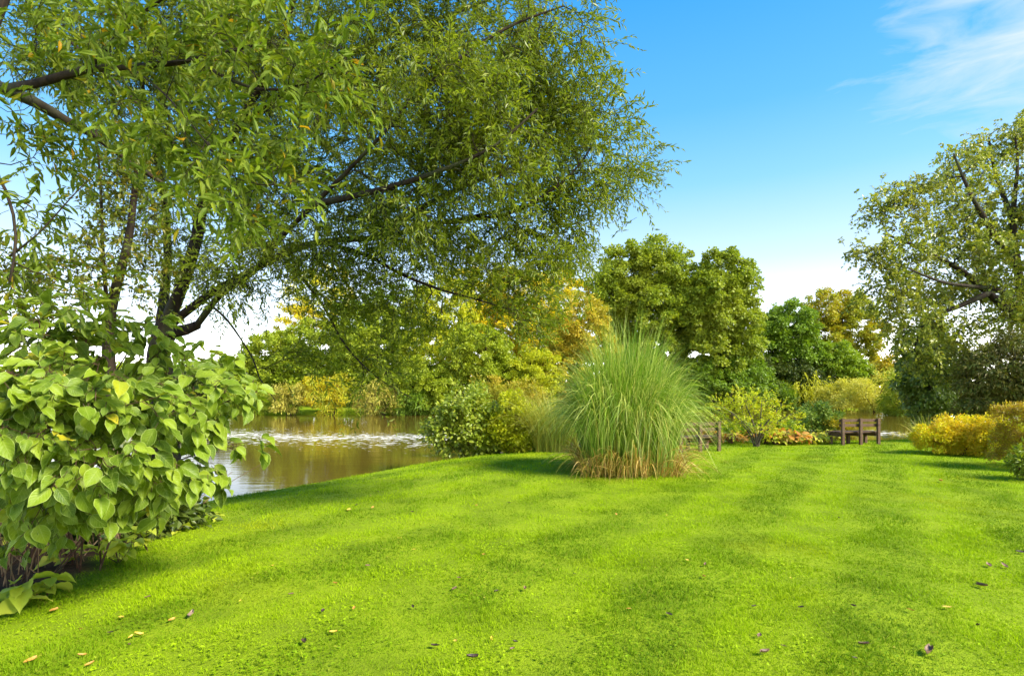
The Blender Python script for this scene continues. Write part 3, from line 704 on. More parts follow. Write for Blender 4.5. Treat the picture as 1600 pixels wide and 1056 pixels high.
# reeds on the water's edge at the right
def blade_clump(name, label, cat, base, n, L, spread, w, mat, r, partname='blades', radius=.3, droopk=.5, segs=5, parent=None, mound=None, azmask=None):
    e = parent or empty(name, base, label, cat)
    mb = MB()
    az = r.uniform(0, 2 * math.pi, n)
    if azmask is not None:
        az = az[azmask(az)]; n = len(az)
    th = spread[0] + (spread[1] - spread[0]) * r.random(n) ** spread[2]
    rr0 = radius * np.sqrt(r.random(n))
    if mound: rr0 = radius * np.clip(((th - spread[0]) / (spread[1] - spread[0])) ** .6 * .8 + .25 * r.random(n), 0, 1)
    O = np.asarray(base) + np.stack([np.cos(az + r.normal(size=n) * .5) * rr0, np.sin(az + r.normal(size=n) * .5) * rr0, np.zeros(n)], -1)
    D = np.stack([np.cos(az) * np.sin(th), np.sin(az) * np.sin(th), np.cos(th)], -1)
    Ln = r.uniform(L[0], L[1], n)
    dr = droopk * r.uniform(.4, 1.3, n)
    if mound:
        q = (th - spread[0]) / (spread[1] - spread[0])
        Ln = L[1] * (1 - mound[0] * q) * (1 - mound[2] * r.random(n) ** 2)
        dr = (droopk + mound[1] * q) * r.uniform(.55, 1.35, n)
    t = np.linspace(0, 1, segs + 1)
    c = O[:, None] + D[:, None] * (Ln[:, None] * t)[..., None]
    c[..., 2] -= (dr * Ln)[:, None] * t ** 2.6
    hz = np.stack([np.cos(az), np.sin(az), np.zeros(n)], -1)
    c += hz[:, None] * ((dr * Ln)[:, None] * (.29 if mound else .35) * t ** 2.2)[..., None]
    # wind twist
    sidev = nrm(np.stack([-np.sin(az), np.cos(az), np.zeros(n)], -1) + r.normal(size=(n, 3)) * .5)
    c += sidev[:, None] * (r.normal(size=(n, 1)) * .08 * Ln[:, None] * t ** 2)[..., None]
    wd = w * r.uniform(.6, 1.3, n)[:, None] * np.array([1 - .92 * x ** 2 for x in t])[None]
    V = np.stack([c - sidev[:, None] * wd[..., None] * .5, c + sidev[:, None] * wd[..., None] * .5], 2).reshape(-1, 3)
    i = np.arange(segs) * 2
    f = np.stack([i, i + 1, i + 3, i + 2], -1)
    mb.add(V, (f[None] + (np.arange(n) * 2 * (segs + 1))[:, None, None]).reshape(-1, 4))
    mb.build(partname, mat, e)
    return e

r5 = np.random.default_rng(55)
b = P(1452, HOR, 24); b[2] = ground_z(np.array([b[0]]), np.array([b[1]]))[0]
blade_clump('sword_leaf_plant', 'upright grey green sword leaved plant beside the ivy column', 'plant', b, 160, (1.0, 1.9), (0, .55, .8), .04, M['plume'], r5, 'foliage', .35, .35)
for px, d, lb in ((1412, 33, 'pale rush tuft at the water behind the right bench'), (1436, 30, 'green rush tuft at the water left of the golden bush')):
    b = P(px, HOR, d); b[2] = max(WATER - .1, float(ground_z(np.array([b[0]]), np.array([b[1]]))[0]))
    blade_clump('rush_tuft', lb, 'rushes', b, 70, (.35, .75), (0, .9, .7), .025, M['reed'] if px < 1420 else M['plume'], r5, 'foliage', .6, .5)

# ------------------------------------------------------------------ pampas grass
PB = P(978, 735, 12.5); PB[2] = float(ground_z(np.array([PB[0]]), np.array([PB[1]]))[0]) - .02
rp = np.random.default_rng(9)
pamp = empty('pampas_grass', PB, 'huge arching green pampas grass clump on the lawn', 'ornamental grass')
blade_clump('', '', '', PB, 5600, (2.3, 4.6), (.0, .15, .66), .019, M['pampas'], rp, 'foliage', .88, .28, 12, pamp, mound=(.22, .40, .42))
blade_clump('', '', '', PB, 160, (1.2, 2.0), (.1, .32, .9), .014, M['pampas'], rp, 'outer_blades', .95, .35, 9, pamp)
def straw_mask(az):
    return np.sin(az * 3 + 1.3) + .6 * np.sin(az * 7 + .4) > -.35
blade_clump('', '', '', PB, 2600, (.3, 1.5), (.02, .6, .8), .02, M['straw'], rp, 'dry_leaves', 1.08, .8, 8, pamp, azmask=straw_mask)
blade_clump('', '', '', PB, 700, (.4, 1.1), (.9, 1.45, .9), .016, M['straw'], rp, 'flattened_leaves', .8, .18, 6, pamp, azmask=straw_mask)
# feathery grass left behind it
b = P(868, HOR, 17.0); b[2] = float(ground_z(np.array([b[0]]), np.array([b[1]]))[0])
pl = empty('feathery_grass', b, 'grey green feathery grass clump behind the left of the pampas', 'ornamental grass')
blade_clump('', '', '', b, 2200, (1.4, 2.8), (.02, .45, .8), .016, M['plume'], rp, 'foliage', .6, .5, 8, pl)

# ------------------------------------------------------------------ waterside shrubs on the near bank
shrub('glossy_shrub', 'shrub', 'glossy green broad leaved shrub overhanging the river at the lawn edge', [(730, 640, 42, 36), (700, 668, 38, 34), (760, 665, 42, 38), (735, 690, 60, 22)], 17.3, M['bank_shrub'], 190, 55, .32, .12, .08, n_stems=14, stem_r=.016, base=735, droop=.2, r_in=.15)
shrub('yellowing_shrub', 'shrub', 'yellow green leafy shrub right of the glossy one', [(800, 652, 30, 36), (812, 680, 32, 24), (785, 672, 26, 24)], 17.0, M['yellow_green'], 130, 70, .22, .1, .06, n_stems=8, base=805)
shrub('dark_bush', 'bush', 'low green bush at the left foot of the feathery grass', [(858, 668, 26, 26), (842, 685, 18, 12)], 18.8, M['mid_green'], 70, 70, .2, .11, .07, n_stems=6, base=850)
shrub('straw_shrub', 'shrub', 'straw and orange thin shrub behind the glossy and yellow shrubs', [(790, 620, 32, 26), (830, 630, 30, 34), (760, 612, 30, 22)], 21, M['orange'], 90, 60, .28, .12, .04, n_stems=9, base=800, droop=.1)

# lime yellow small tree
def lime_tree():
    d = 18.3; r = np.random.default_rng(31)
    b = P(1180, HOR, d); b[2] = float(ground_z(np.array([b[0]]), np.array([b[1]]))[0]) - .03
    e = empty('lime_shrub', b, 'lime yellow small leaved multi stemmed shrub between the two benches', 'shrub')
    wood = MB(); leaf = MB(); mains = []
    for tip, r0 in (((1215, 640), .045), ((1165, 632), .035), ((1145, 650), .03), ((1190, 625), .03), ((1232, 648), .025), ((1130, 635), .02)):
        q = P(tip[0], tip[1], d + r.normal() * .4)
        p0 = b + np.array([r.normal() * .08, r.normal() * .06, 0]); p1 = p0 * .6 + q * .4 + np.array([(q[0] - p0[0]) * -.12, 0, .1])
        pts = resample([p0, p1, q], .08); rad = np.linspace(r0, r0 * .35, len(pts)); tube(wood, pts, rad, 6, lump=.06); mains.append((pts, rad))
    C, cen = lobe_clumps([(1170, 625, 34, 18), (1150, 645, 30, 20), (1205, 640, 28, 16), (1125, 650, 18, 22), (1185, 665, 50, 14), (1240, 655, 16, 12)], d, 150, .2, r)
    ends = grow(wood, mains, C, .005, .1, rr=r, sides=4)
    O = np.repeat(C, 4, 0) + r.normal(size=(len(C) * 4, 3)) * .08
    sprays(leaf, wood, O, np.repeat(ends, 4, 0) + r.normal(size=O.shape) * .6 + np.array([0, 0, .3]), r.uniform(.15, .35, len(O)), 8, .075, .045, .1, .004, rr=r)
    wood.build('stems', M['bark_grey'], e, smooth=True); leaf.build('foliage', M['lime'], e)
lime_tree()

def broad_plant(label, px, d, n, h, leafm, ll, seed, spread=.45, group=None):
    r = np.random.default_rng(seed)
    b = P(px, HOR, d); b[2] = float(ground_z(np.array([b[0]]), np.array([b[1]]))[0])
    e = empty('broad_leaf_plant', b, label, 'plant', group)
    wood = MB(); leaf = MB()
    az = r.uniform(0, 2 * math.pi, n); rad = spread * np.sqrt(r.random(n)); hh = h * (1 - .5 * (rad / spread) ** 2) * r.uniform(.6, 1.05, n)
    T = b + np.stack([np.cos(az) * rad, np.sin(az) * rad, hh], -1)
    for q, a in zip(T, az):
        tube(wood, resample([b + np.array([math.cos(a), math.sin(a), 0]) * .05, b * .5 + q * .5 + np.array([0, 0, .08]), q], .15), .006, 4)
    D = np.stack([np.cos(az), np.sin(az), r.uniform(-.7, .1, n)], -1) + r.normal(size=(n, 3)) * .3
    add_leaves(leaf, T, D, np.array([0, 0, 1.0]) + r.normal(size=(n, 3)) * .35, ll * r.uniform(.7, 1.2, n), ll * .68 * r.uniform(.8, 1.1, n), 7)
    wood.build('stalks', M['dry_stem'], e); leaf.build('foliage', leafm, e)
HG = 'broad leaved plants along the bed behind the benches'
for i, (lb, px, d, n, h, m, ll, sp) in enumerate((
    ('orange and pink broad leaved plant behind the lime shrub stems', 1196, 19.6, 120, .62, 'hosta', .24, .55),
    ('brightest orange broad leaved plant right of the lime shrub', 1232, 19.4, 150, .52, 'hosta', .25, .6),
    ('small red tinted broad leaved plant beside the left bench post', 1142, 19.5, 90, .42, 'hosta', .2, .45),
    ('pale yellow broad leaved plant between the orange plant and the right bench', 1268, 19.6, 120, .42, 'hosta_green', .2, .5),
    ('green broad leaved plant low behind the left end of the right bench', 1290, 20.2, 120, .45, 'hosta_green', .18, .5),
    ('green broad leaved plant between the lime shrub and the orange plant', 1212, 19.2, 90, .35, 'hosta_green', .18, .4),
    ('pink tinted broad leaved plant seen under the left bench rails', 1110, 19.6, 110, .5, 'hosta', .2, .5))):
    broad_plant(lb, px, d, n, h, M[m], ll, 70 + i, sp, HG)
shrub('blue_green_shrub', 'shrub', 'blue green shrub at the water left of the right bench', [(1275, 650, 26, 18), (1262, 665, 20, 14), (1300, 660, 22, 16)], 21.5, M['blue_green'], 80, 60, .2, .1, .065, n_stems=7, base=1275)
shrub('orange_shrub', 'shrub', 'orange brown low shrub right behind the bench back', [(1305, 664, 20, 12), (1322, 672, 20, 14)], 21.2, M['orange'], 50, 60, .18, .08, .05, n_stems=6, base=1312)
shrub('mixed_shrub', 'shrub', 'green leafy low shrub behind the lime shrub and orange plants', [(1150, 675, 26, 12), (1225, 672, 30, 14), (1180, 672, 24, 12)], 20.4, M['bright_green'], 80, 60, .18, .1, .06, n_stems=9, base=1190)

# ------------------------------------------------------------------ benches
def wood_mat():
    m, nt, out = new_mat('weathered_bench_wood')
    tc = nt.nodes.new('ShaderNodeTexCoord')
    mp = nt.nodes.new('ShaderNodeMapping'); mp.inputs['Scale'].default_value = (1.5, 14, 14); nt.links.new(tc.outputs['Object'], mp.inputs[0])
    n1 = noise(nt, 3, 6, mp.outputs[0], .65); n2 = noise(nt, 5, 3, tc.outputs['Object'])
    c = ramp(nt, [(.035, .016, .006), (.095, .047, .018), (.19, .105, .05)], [.3, .52, .75], n1.outputs[0]).outputs[0]
    c = mixc(nt, c, (.14, .1, .06), ramp(nt, [(0, 0, 0), (.35, .35, .35)], [.5, .7], n2.outputs[0]).outputs[0])
    b = nt.nodes.new('ShaderNodeBsdfPrincipled'); b.inputs['Roughness'].default_value = .75
    nt.links.new(c, b.inputs['Base Color'])
    bp = nt.nodes.new('ShaderNodeBump'); bp.inputs['Strength'].default_value = .4; bp.inputs['Distance'].default_value = .01
    nt.links.new(n1.outputs[0], bp.inputs['Height']); nt.links.new(bp.outputs[0], b.inputs['Normal'])
    nt.links.new(b.outputs[0], out.inputs[0])
    return m
M['bench'] = wood_mat()

def box_parts(name, boxes, parent):
    """bevelled timbers (centre, size) in the bench's own space, one mesh"""
    import bmesh
    bm = bmesh.new()
    for (c, s) in boxes:
        b2 = bmesh.new(); bmesh.ops.create_cube(b2, size=1)
        for v in b2.verts:
            v.co = Vector((v.co.x * s[0] + c[0], v.co.y * s[1] + c[1], v.co.z * s[2] + c[2]))
        bmesh.ops.bevel(b2, geom=b2.edges[:], offset=.007, segments=2, affect='EDGES')
        tmp = bpy.data.meshes.new('tmp'); b2.to_mesh(tmp); b2.free(); bm.from_mesh(tmp); bpy.data.meshes.remove(tmp)
    me = bpy.data.meshes.new(name); bm.to_mesh(me); bm.free(); me.materials.append(M['bench'])
    o = bpy.data.objects.new(name, me); COL.objects.link(o); o.parent = parent
    return o

def make_bench(loc, rz, label):
    e = empty('park_bench', loc, label, 'bench', 'rustic wooden benches facing the river')
    e.rotation_euler = (0, 0, rz)
    L = 1.45
    for x in (-L / 2 + .05, 0, L / 2 - .05):                                   # y = 0 is the back, seat towards +y
        box_parts('back_post', [((x, 0, .44), (.105, .075, .90))], e)
        box_parts('front_leg', [((x, .56, .19), (.105, .085, .40))], e)
        box_parts('seat_bearer', [((x, .295, .345), (.09, .515 - .075, .11))], e)
    for z in (.82, .66):
        box_parts('back_rail', [((0, .062, z), (L + .06, .045, .10))], e)
    box_parts('seat', [((0, .10 + .135 * k + .06, .425 + (.003 if k % 2 else 0)), (L + .08, .125, .05)) for k in range(4)], e)
    box_parts('front_rail', [((0, .62, .345), (L, .03, .09))], e)
    return e
def bench_loc(px, d):
    p = P(px, HOR, d); p[2] = float(ground_z(np.array([p[0]]), np.array([p[1]]))[0]) - .01; return p
make_bench(bench_loc(1345, 19.0), R(10), 'dark wooden bench with plank back alone in the open at the lawn end')
make_bench(bench_loc(1094, 16.7), R(20), 'dark wooden bench half hidden behind the pampas grass')

# ------------------------------------------------------------------ the willow
def limb_from(pix, r0, r1, wood, step=.18, sides=9, lump=.05):
    pts = resample([P(*p) for p in pix], step)
    rad = np.linspace(r0, r1, len(pts)); tube(wood, pts, rad, sides, lump=lump)
    return pts, rad

def willow():
    r = np.random.default_rng(101)
    b = P(262, HOR, 9.6); b[2] = float(ground_z(np.array([b[0]]), np.array([b[1]]))[0]) - .1
    by = HOR + (EYE - b[2]) * F / 9.6
    e = empty('willow_tree', b, 'large willow with dark forking limbs leaning over lawn and river', 'tree')
    wood = MB(); leaf = MB()
    mains = [limb_from([(262, by, 9.6), (255, 620, 9.6), (248, 555, 9.6), (262, 505, 9.6)], .26, .17, wood),
             limb_from([(258, 515, 9.6), (320, 465, 9.5), (390, 425, 9.4), (455, 392, 9.2), (510, 377, 9.0), (600, 370, 8.8), (690, 348, 8.5), (790, 335, 8.2), (854, 303, 8.0), (905, 258, 8.0), (940, 200, 8.2)], .072, .008, wood),
             limb_from([(690, 348, 8.5), (780, 330, 8.8), (870, 308, 9.2), (950, 285, 9.5)], .03, .01, wood),
             limb_from([(258, 512, 9.6), (285, 445, 9.7), (308, 370, 9.8), (325, 290, 9.9), (370, 200, 9.6), (430, 90, 9.2), (470, -40, 9)], .115, .03, wood),
             limb_from([(250, 520, 9.6), (258, 450, 10), (262, 390, 10.2), (255, 300, 10.4), (230, 180, 10.3), (210, 60, 10)], .09, .03, wood),
             limb_from([(305, 512, 9.4), (345, 460, 9.2), (395, 425, 8.8), (440, 370, 8.4), (490, 320, 8.0), (560, 250, 7.6), (640, 160, 7.2), (700, 60, 7)], .055, .012, wood),
             limb_from([(262, 520, 9.6), (290, 515, 9.5), (308, 508, 9.4)], .1, .075, wood),
             limb_from([(500, 378, 9.0), (570, 398, 8.6), (630, 430, 8.3), (690, 453, 8.0), (745, 468, 7.8), (792, 482, 7.6)], .04, .008, wood),
             limb_from([(440, 398, 9.2), (500, 470, 8.6), (540, 540, 8.3), (590, 590, 8.1), (640, 620, 8)], .03, .006, wood),
             limb_from([(600, 370, 8.8), (650, 330, 9.2), (740, 285, 9.6), (834, 250, 9.9), (900, 190, 10)], .06, .012, wood),
             limb_from([(370, 200, 9.6), (470, 130, 9.8), (600, 60, 10), (740, 10, 10.2), (830, -30, 10.2)], .07, .015, wood),
             limb_from([(490, 320, 8.0), (580, 300, 7.4), (680, 270, 7.0), (770, 230, 6.8), (840, 170, 6.8)], .05, .012, wood),
             limb_from([(640, 160, 7.2), (720, 90, 7.2), (800, 40, 7.3), (880, 10, 7.4)], .03, .01, wood),
             limb_from([(320, 470, 9.5), (355, 500, 9.0), (395, 560, 8.7), (405, 590, 8.5), (430, 625, 8.4)], .022, .006, wood),
             limb_from([(325, 290, 9.9), (250, 200, 9.0), (170, 120, 8.4), (80, 40, 8)], .06, .015, wood)]
    lobes = [  # px, py, rx, ry, extra depth relative to 9
        (930, 215, 45, 75, -1), (880, 160, 50, 70, -.6), (955, 285, 45, 30, .2), (870, 290, 70, 45, -.4), (840, 220, 70, 60, .8), (790, 120, 80, 80, -1), (830, 50, 40, 50, -1.4),
        (740, 60, 80, 80, .6), (700, 160, 90, 80, -1.8), (640, 80, 90, 80, 0), (760, 250, 80, 55, -1.8), (650, 260, 90, 70, -1), (560, 180, 90, 90, -.6),
        (520, 60, 100, 80, .4), (430, 150, 90, 90, .5), (400, 40, 100, 70, .4), (320, 120, 100, 90, .8), (480, 280, 80, 60, 0), (560, 330, 80, 45, -.2),
        (370, 270, 80, 70, .8), (640, 390, 70, 45, -.3), (740, 365, 80, 40, -.4), (820, 350, 60, 40, -.4), (895, 370, 45, 30, -.3), (850, 405, 45, 32, -.8),
        (590, 450, 50, 35, -.6), (530, 500, 30, 35, -.6), (660, 480, 35, 28, -.9), (600, 560, 32, 30, -.8), (555, 600, 18, 18, -.8), (820, 480, 42, 42, -1.3), (780, 440, 60, 35, -1.2),
        (480, 430, 38, 26, 0), (420, 350, 50, 45, .5), (240, 240, 80, 70, 1), (430, 395, 55, 40, -1), (530, 390, 60, 35, -1), (360, 430, 45, 35, -.8), (640, 345, 60, 40, -1.6), (200, 90, 100, 80, .6), (90, 60, 90, 70, 0), (445, 560, 22, 25, -.4), (310, 420, 45, 45, .8), (235, 340, 45, 50, 1), (915, 15, 25, 18, -1.6), (905, 70, 25, 14, -1.6), (1000, 275, 22, 20, 0), (700, -60, 200, 60, -.5), (300, -60, 200, 60, 0)]
    C, cen = lobe_clumps(lobes, 9.0, 1330, .15, r, depth=1.2)
    ends = grow(wood, mains, C, .0055, .12, sag=.06, rr=r, k_r=.9)
    k = 9
    O = np.repeat(C, k, 0) + r.normal(size=(len(C) * k, 3)) * .15
    D = np.repeat(ends, k, 0) * .7 + r.normal(size=O.shape) * .55 + np.array([.3, -.05, .02])
    sprays(leaf, wood, O, D, r.uniform(.25, .6, len(O)), 14, .10, .027, .3, .0035, spread=.75, jit=.35, down=.15, rr=r)
    wood.build('trunk', M['bark_dark'], e, smooth=True); leaf.build('crown', M['willow'], e)
willow()

def slender():
    r = np.random.default_rng(102)
    b = P(172, HOR, 8.2); b[2] = float(ground_z(np.array([b[0]]), np.array([b[1]]))[0]) - .1
    by = HOR + (EYE - b[2]) * F / 8.2
    e = empty('slender_tree', b, 'slender tree with two thin upright stems left of the willow', 'tree')
    wood = MB(); leaf = MB()
    mains = [limb_from([(172, by, 8.2), (170, 560, 8.2), (172, 490, 8.2)], .11, .08, wood),
             limb_from([(172, 492, 8.2), (182, 445, 8.2), (195, 400, 8.2), (205, 350, 8.3), (215, 250, 8.4)], .075, .03, wood),
             limb_from([(170, 500, 8.2), (164, 440, 8.1), (160, 370, 8.1), (157, 290, 8.0), (150, 200, 8)], .03, .012, wood)]
    C, cen = lobe_clumps([(190, 330, 55, 45), (150, 380, 45, 45, -.5), (120, 440, 45, 40, -.7), (220, 400, 40, 35), (60, 430, 50, 45, -.6), (170, 250, 60, 50), (210, 455, 30, 25)], 8.2, 90, .2, r)
    ends = grow(wood, mains, C, .005, .12, rr=r)
    O = np.repeat(C, 5, 0) + r.normal(size=(len(C) * 5, 3)) * .12
    sprays(leaf, wood, O, np.repeat(ends, 5, 0) * .6 + r.normal(size=O.shape) * .7, r.uniform(.2, .45, len(O)), 9, .09, .045, .3, .003, rr=r)
    wood.build('trunk', M['bark_dark'], e, smooth=True); leaf.build('crown', M['slender'], e)
slender()

def overhang():
    r = np.random.default_rng(103)
    b = np.array([-6.6, 4.4, 0]); b[2] = float(ground_z(np.array([b[0]]), np.array([b[1]]))[0]) - .1
    e = empty('overhanging_tree', b, 'near tree reaching in from the left edge with long leaves on low boughs', 'tree')
    wood = MB(); leaf = MB()
    t0 = P(-60, 120, 5.2)
    tr = resample([b, b + np.array([.3, .1, 1.6]), np.array([-5.7, 4.8, 3.2]), t0 + np.array([-.15, 0, -.4]), t0, t0 + np.array([.4, .4, 2.0])], .15)
    rad = np.linspace(.22, .07, len(tr)); tube(wood, tr, rad, 10, lump=.05)
    mains = [(tr, rad),
             limb_from([(-60, 120, 5.2), (0, 137, 5.3), (55, 160, 5.4), (105, 190, 5.6), (150, 213, 5.8), (205, 255, 6), (260, 290, 6.2)], .07, .02, wood),
             limb_from([(-60, 110, 5.2), (0, 137, 5.0), (60, 130, 4.8), (140, 108, 4.7), (205, 105, 4.6), (300, 95, 4.4), (400, 70, 4.3)], .05, .01, wood),
             limb_from([(205, 105, 4.6), (260, 150, 4.2), (320, 220, 3.9), (370, 280, 3.8), (440, 290, 3.8)], .009, .003, wood),
             limb_from([(140, 108, 4.7), (200, 40, 4.5), (280, -20, 4.3)], .02, .008, wood),
             limb_from([(0, 137, 5.3), (-30, 220, 4.8), (10, 300, 4.4), (25, 370, 4.2), (15, 440, 4.1)], .02, .008, wood),
             limb_from([(300, 95, 4.4), (400, 140, 4.2), (480, 130, 4.1), (540, 90, 4)], .015, .005, wood),
             limb_from([(15, 400, 4.2), (60, 365, 4.2), (110, 310, 4.3), (140, 280, 4.4)], .008, .003, wood)]
    lobes = [(60, 60, 80, 60), (180, 50, 90, 55, -.3), (300, 60, 90, 60, -.4), (400, 90, 70, 60, -.6), (490, 110, 70, 50, -.8), (270, 180, 90, 55, -.5), (150, 170, 80, 45, .3),
             (350, 220, 70, 50, -.8), (360, 300, 60, 45, -.9), (60, 250, 50, 30, 0), (20, 330, 40, 50, -.4), (430, 290, 45, 30, -.9), (30, 190, 60, 40), (30, 440, 45, 50, -.4), (250, 280, 50, 40, .5), (130, 460, 40, 30, -.5)]
    C, cen = lobe_clumps(lobes, 4.8, 210, .15, r)
    ends = grow(wood, mains, C, .003, .12, sag=.05, rr=r, k_r=.5)
    O = np.repeat(C, 3, 0) + r.normal(size=(len(C) * 3, 3)) * .06
    sprays(leaf, wood, O, np.repeat(ends, 3, 0) * .8 + r.normal(size=O.shape) * .5 + np.array([.5, 0, -.08]), r.uniform(.2, .42, len(O)), 9, .115, .036, .2, .0022, kind=7, spread=.7, jit=.3, down=.12, rr=r)
    wood.build('trunk', M['bark_dark'], e, smooth=True); leaf.build('crown', M['overhang'], e)
overhang()

# ------------------------------------------------------------------ big leaved shrub in the left foreground
NU, NV = 5, 11
_u = np.linspace(-1, 1, NU); _v = np.linspace(0, 1, NV)
def leaf_half(v): return np.interp(v, [0, .08, .2, .35, .5, .65, .8, .9, .96, 1], [.04, .46, .8, .98, 1, .86, .52, .22, .07, 0]) * .5
BL_V = []; BL_UV = []
for v in _v:
    hw = leaf_half(v) if 0 < v < 1 else (.02 if v == 0 else .0)
    for u in _u:
        BL_V.append((u * hw, v, .14 * abs(u) * hw * 2 - .22 * v * v)); BL_UV.append((u, v))
BL_V = np.array(BL_V); BL_UV = np.array(BL_UV, np.float32)
BL_F = np.array([[i * NU + j, i * NU + j + 1, (i + 1) * NU + j + 1, (i + 1) * NU + j] for i in range(NV - 1) for j in range(NU - 1)])
def big_leaves(mb, O, D, N, L, W, r):
    k = len(O); X, Y, Z = frames(D, N)
    wav = r.normal(size=(k, len(BL_V))) * (.006 + .022 * np.abs(BL_UV[:, 0])[None])
    curl = r.uniform(.3, 1.8, k)
    V = (O[:, None] + X[:, None] * (BL_V[None, :, 0:1] * W[:, None, None]) + Y[:, None] * (BL_V[None, :, 1:2] * L[:, None, None])
         + Z[:, None] * ((BL_V[None, :, 2] * curl[:, None] + wav) * L[:, None])[..., None])
    mb.add(V.reshape(-1, 3), (BL_F[None] + (np.arange(k) * len(BL_V))[:, None, None]).reshape(-1, 4), np.tile(BL_UV, (k, 1)))

def big_shrub():
    r = np.random.default_rng(104)
    d = 4.5
    b = np.array([-4.75, 5.6, 0]); b[2] = -.03
    e = empty('broad_leaf_shrub', b, 'big shrub of broad pale edged green leaves in the left foreground', 'shrub')
    wood = MB(); leaf = MB(); mains = []
    tips = [(60, 500, 4.2), (140, 520, 4.4), (230, 500, 4.8), (320, 560, 5.0), (390, 610, 5.0), (360, 690, 5.0), (300, 640, 4.4), (200, 600, 4.0), (90, 640, 3.8), (30, 600, 3.9), (150, 700, 3.9), (260, 740, 4.6), (30, 720, 4.0), (-60, 560, 4.2), (-60, 700, 4.0), (330, 740, 5.2)]
    for tp in tips:
        q = P(*tp); q2 = b + np.array([r.normal() * .35, r.normal() * .4, 0])
        pts = resample([q2, q2 * .55 + q * .45 + np.array([-.05, .1, .28]), q], .1); rad = np.linspace(.010, .005, len(pts)); tube(wood, pts, rad, 6, lump=.05); mains.append((pts, rad))
    lobes = [(40, 510, 60, 40, -.2), (120, 540, 70, 45), (220, 540, 60, 45, .2), (300, 570, 55, 45, .4), (355, 610, 34, 32, .5), (60, 600, 80, 55, -.6), (170, 620, 75, 55, -.5), (270, 640, 65, 50, -.1),
             (325, 670, 28, 32, .4), (60, 700, 80, 60, -.6), (170, 710, 70, 50, -.5), (260, 710, 50, 40, 0), (290, 730, 30, 28, .5), (60, 780, 70, 30, -.3), (-60, 640, 60, 130, -.3), (150, 770, 60, 30, -.2), (240, 770, 30, 25, .3), (50, 825, 50, 20, .2), (388, 612, 14, 12, .6), (378, 690, 14, 8, .6), (352, 742, 10, 8, .6)]
    C, cen = lobe_clumps(lobes, d, 390, .1, r)
    C = C + r.normal(size=C.shape) * .06
    ends = grow(wood, mains, C, .003, .1, rr=r, k_r=.3)
    k = 6; n = len(C) * k
    base = np.repeat(C, k, 0)
    az = r.uniform(0, 2 * math.pi, n)
    out = nrm(base - np.array([-3.9, 5.1, 1.1]))
    D = np.repeat(ends, k, 0) * .45 + out * .35 + np.stack([np.cos(az) * .8, np.sin(az) * .8, -.75 + .35 * r.normal(size=n)], -1) * .9
    N = np.array([0, -.45, .8]) + r.normal(size=(n, 3)) * .4 + out * .5
    pet = nrm(D) * .035
    L = .06 + .12 * r.random(n) ** 1.2; W = L * r.uniform(.54, .72, n)
    O = base + r.normal(size=(n, 3)) * .035
    big_leaves(leaf, O + pet, D, N, L, W, r)
    for i in range(n):
        tube(wood, np.stack([O[i] - pet[i] * .3, O[i] + pet[i] * 1.05]), .0022, 3)
    wood.build('stems', M['stem_brown'], e, smooth=True)
    leaf.build('foliage', M['big_leaf'], e, smooth=True, uv=True)
big_shrub()

# dry stems and seedlings below the shrub
rd = np.random.default_rng(105)
LG = 'low seedlings at the foot of the big shrub'
def seedling(px, py, h, n, L, label):
    L *= 1.45; n = int(n * 1.6)
    d = EYE * F / (py - HOR) ; b = P(px, py, d); b[2] = float(ground_z(np.array([b[0]]), np.array([b[1]]))[0])
    e = empty('leafy_seedling', b, label, 'plant', LG)
    wood = MB(); leaf = MB()
    O = []; D = []
    for s in range(max(2, n // 5)):
        tip = b + np.array([rd.normal() * .12, rd.normal() * .1, h * rd.uniform(.6, 1.1)])
        pts = resample([b, (b + tip) / 2 + rd.normal(size=3) * .02, tip], .05); tube(wood, pts, np.linspace(.005, .002, len(pts)), 4)
        for q in range(5):
            a = rd.uniform(0, 6.28); p = pts[min(len(pts) - 1, int(len(pts) * (.45 + .12 * q)))]
            O.append(p); D.append((math.cos(a), math.sin(a), rd.uniform(-.35, .25)))
    O = np.array(O); D = np.array(D); k = len(O); Ls = L * rd.uniform(.6, 1.15, k)
    big_leaves(leaf, O, D, np.array([0, 0, 1.0]) + rd.normal(size=(k, 3)) * .3, Ls, Ls * .66, rd)
    wood.build('stems', M['stem_brown'], e, smooth=True); leaf.build('foliage', M['seedling'], e, smooth=True, uv=True)
for args in ((70, 935, .2, 14, .14, 'widest bright seedling at the bottom left under the shrub'), (15, 955, .2, 8, .13, 'bright seedling touching the left edge of the picture'),
             (185, 880, .32, 18, .11, 'tallest leafy seedling between the dry stems and lawn'), (230, 862, .3, 12, .1, 'pale seedling at the right end of the bare soil'),
             (110, 880, .2, 8, .13, 'seedling with one large drooping leaf before the dry stems'), (325, 812, .08, 6, .08, 'tiny pale seedling alone in the grass right of the shrub'),
             (30, 850, .3, 9, .1, 'reddish stemmed seedling near the left edge'), (265, 835, .12, 10, .08, 'low green seedling beside the shrub shadow')):
    seedling(*args)
shrub('undergrowth_bush', 'bush', 'dark leafy undergrowth behind the dry stems under the big shrub', [(40, 800, 90, 60), (170, 800, 70, 50), (-70, 800, 70, 70), (255, 790, 40, 40)], 7.0, M['dark_green'], 150, 90, .22, .11, .07, n_stems=14, base=90, seed=77)
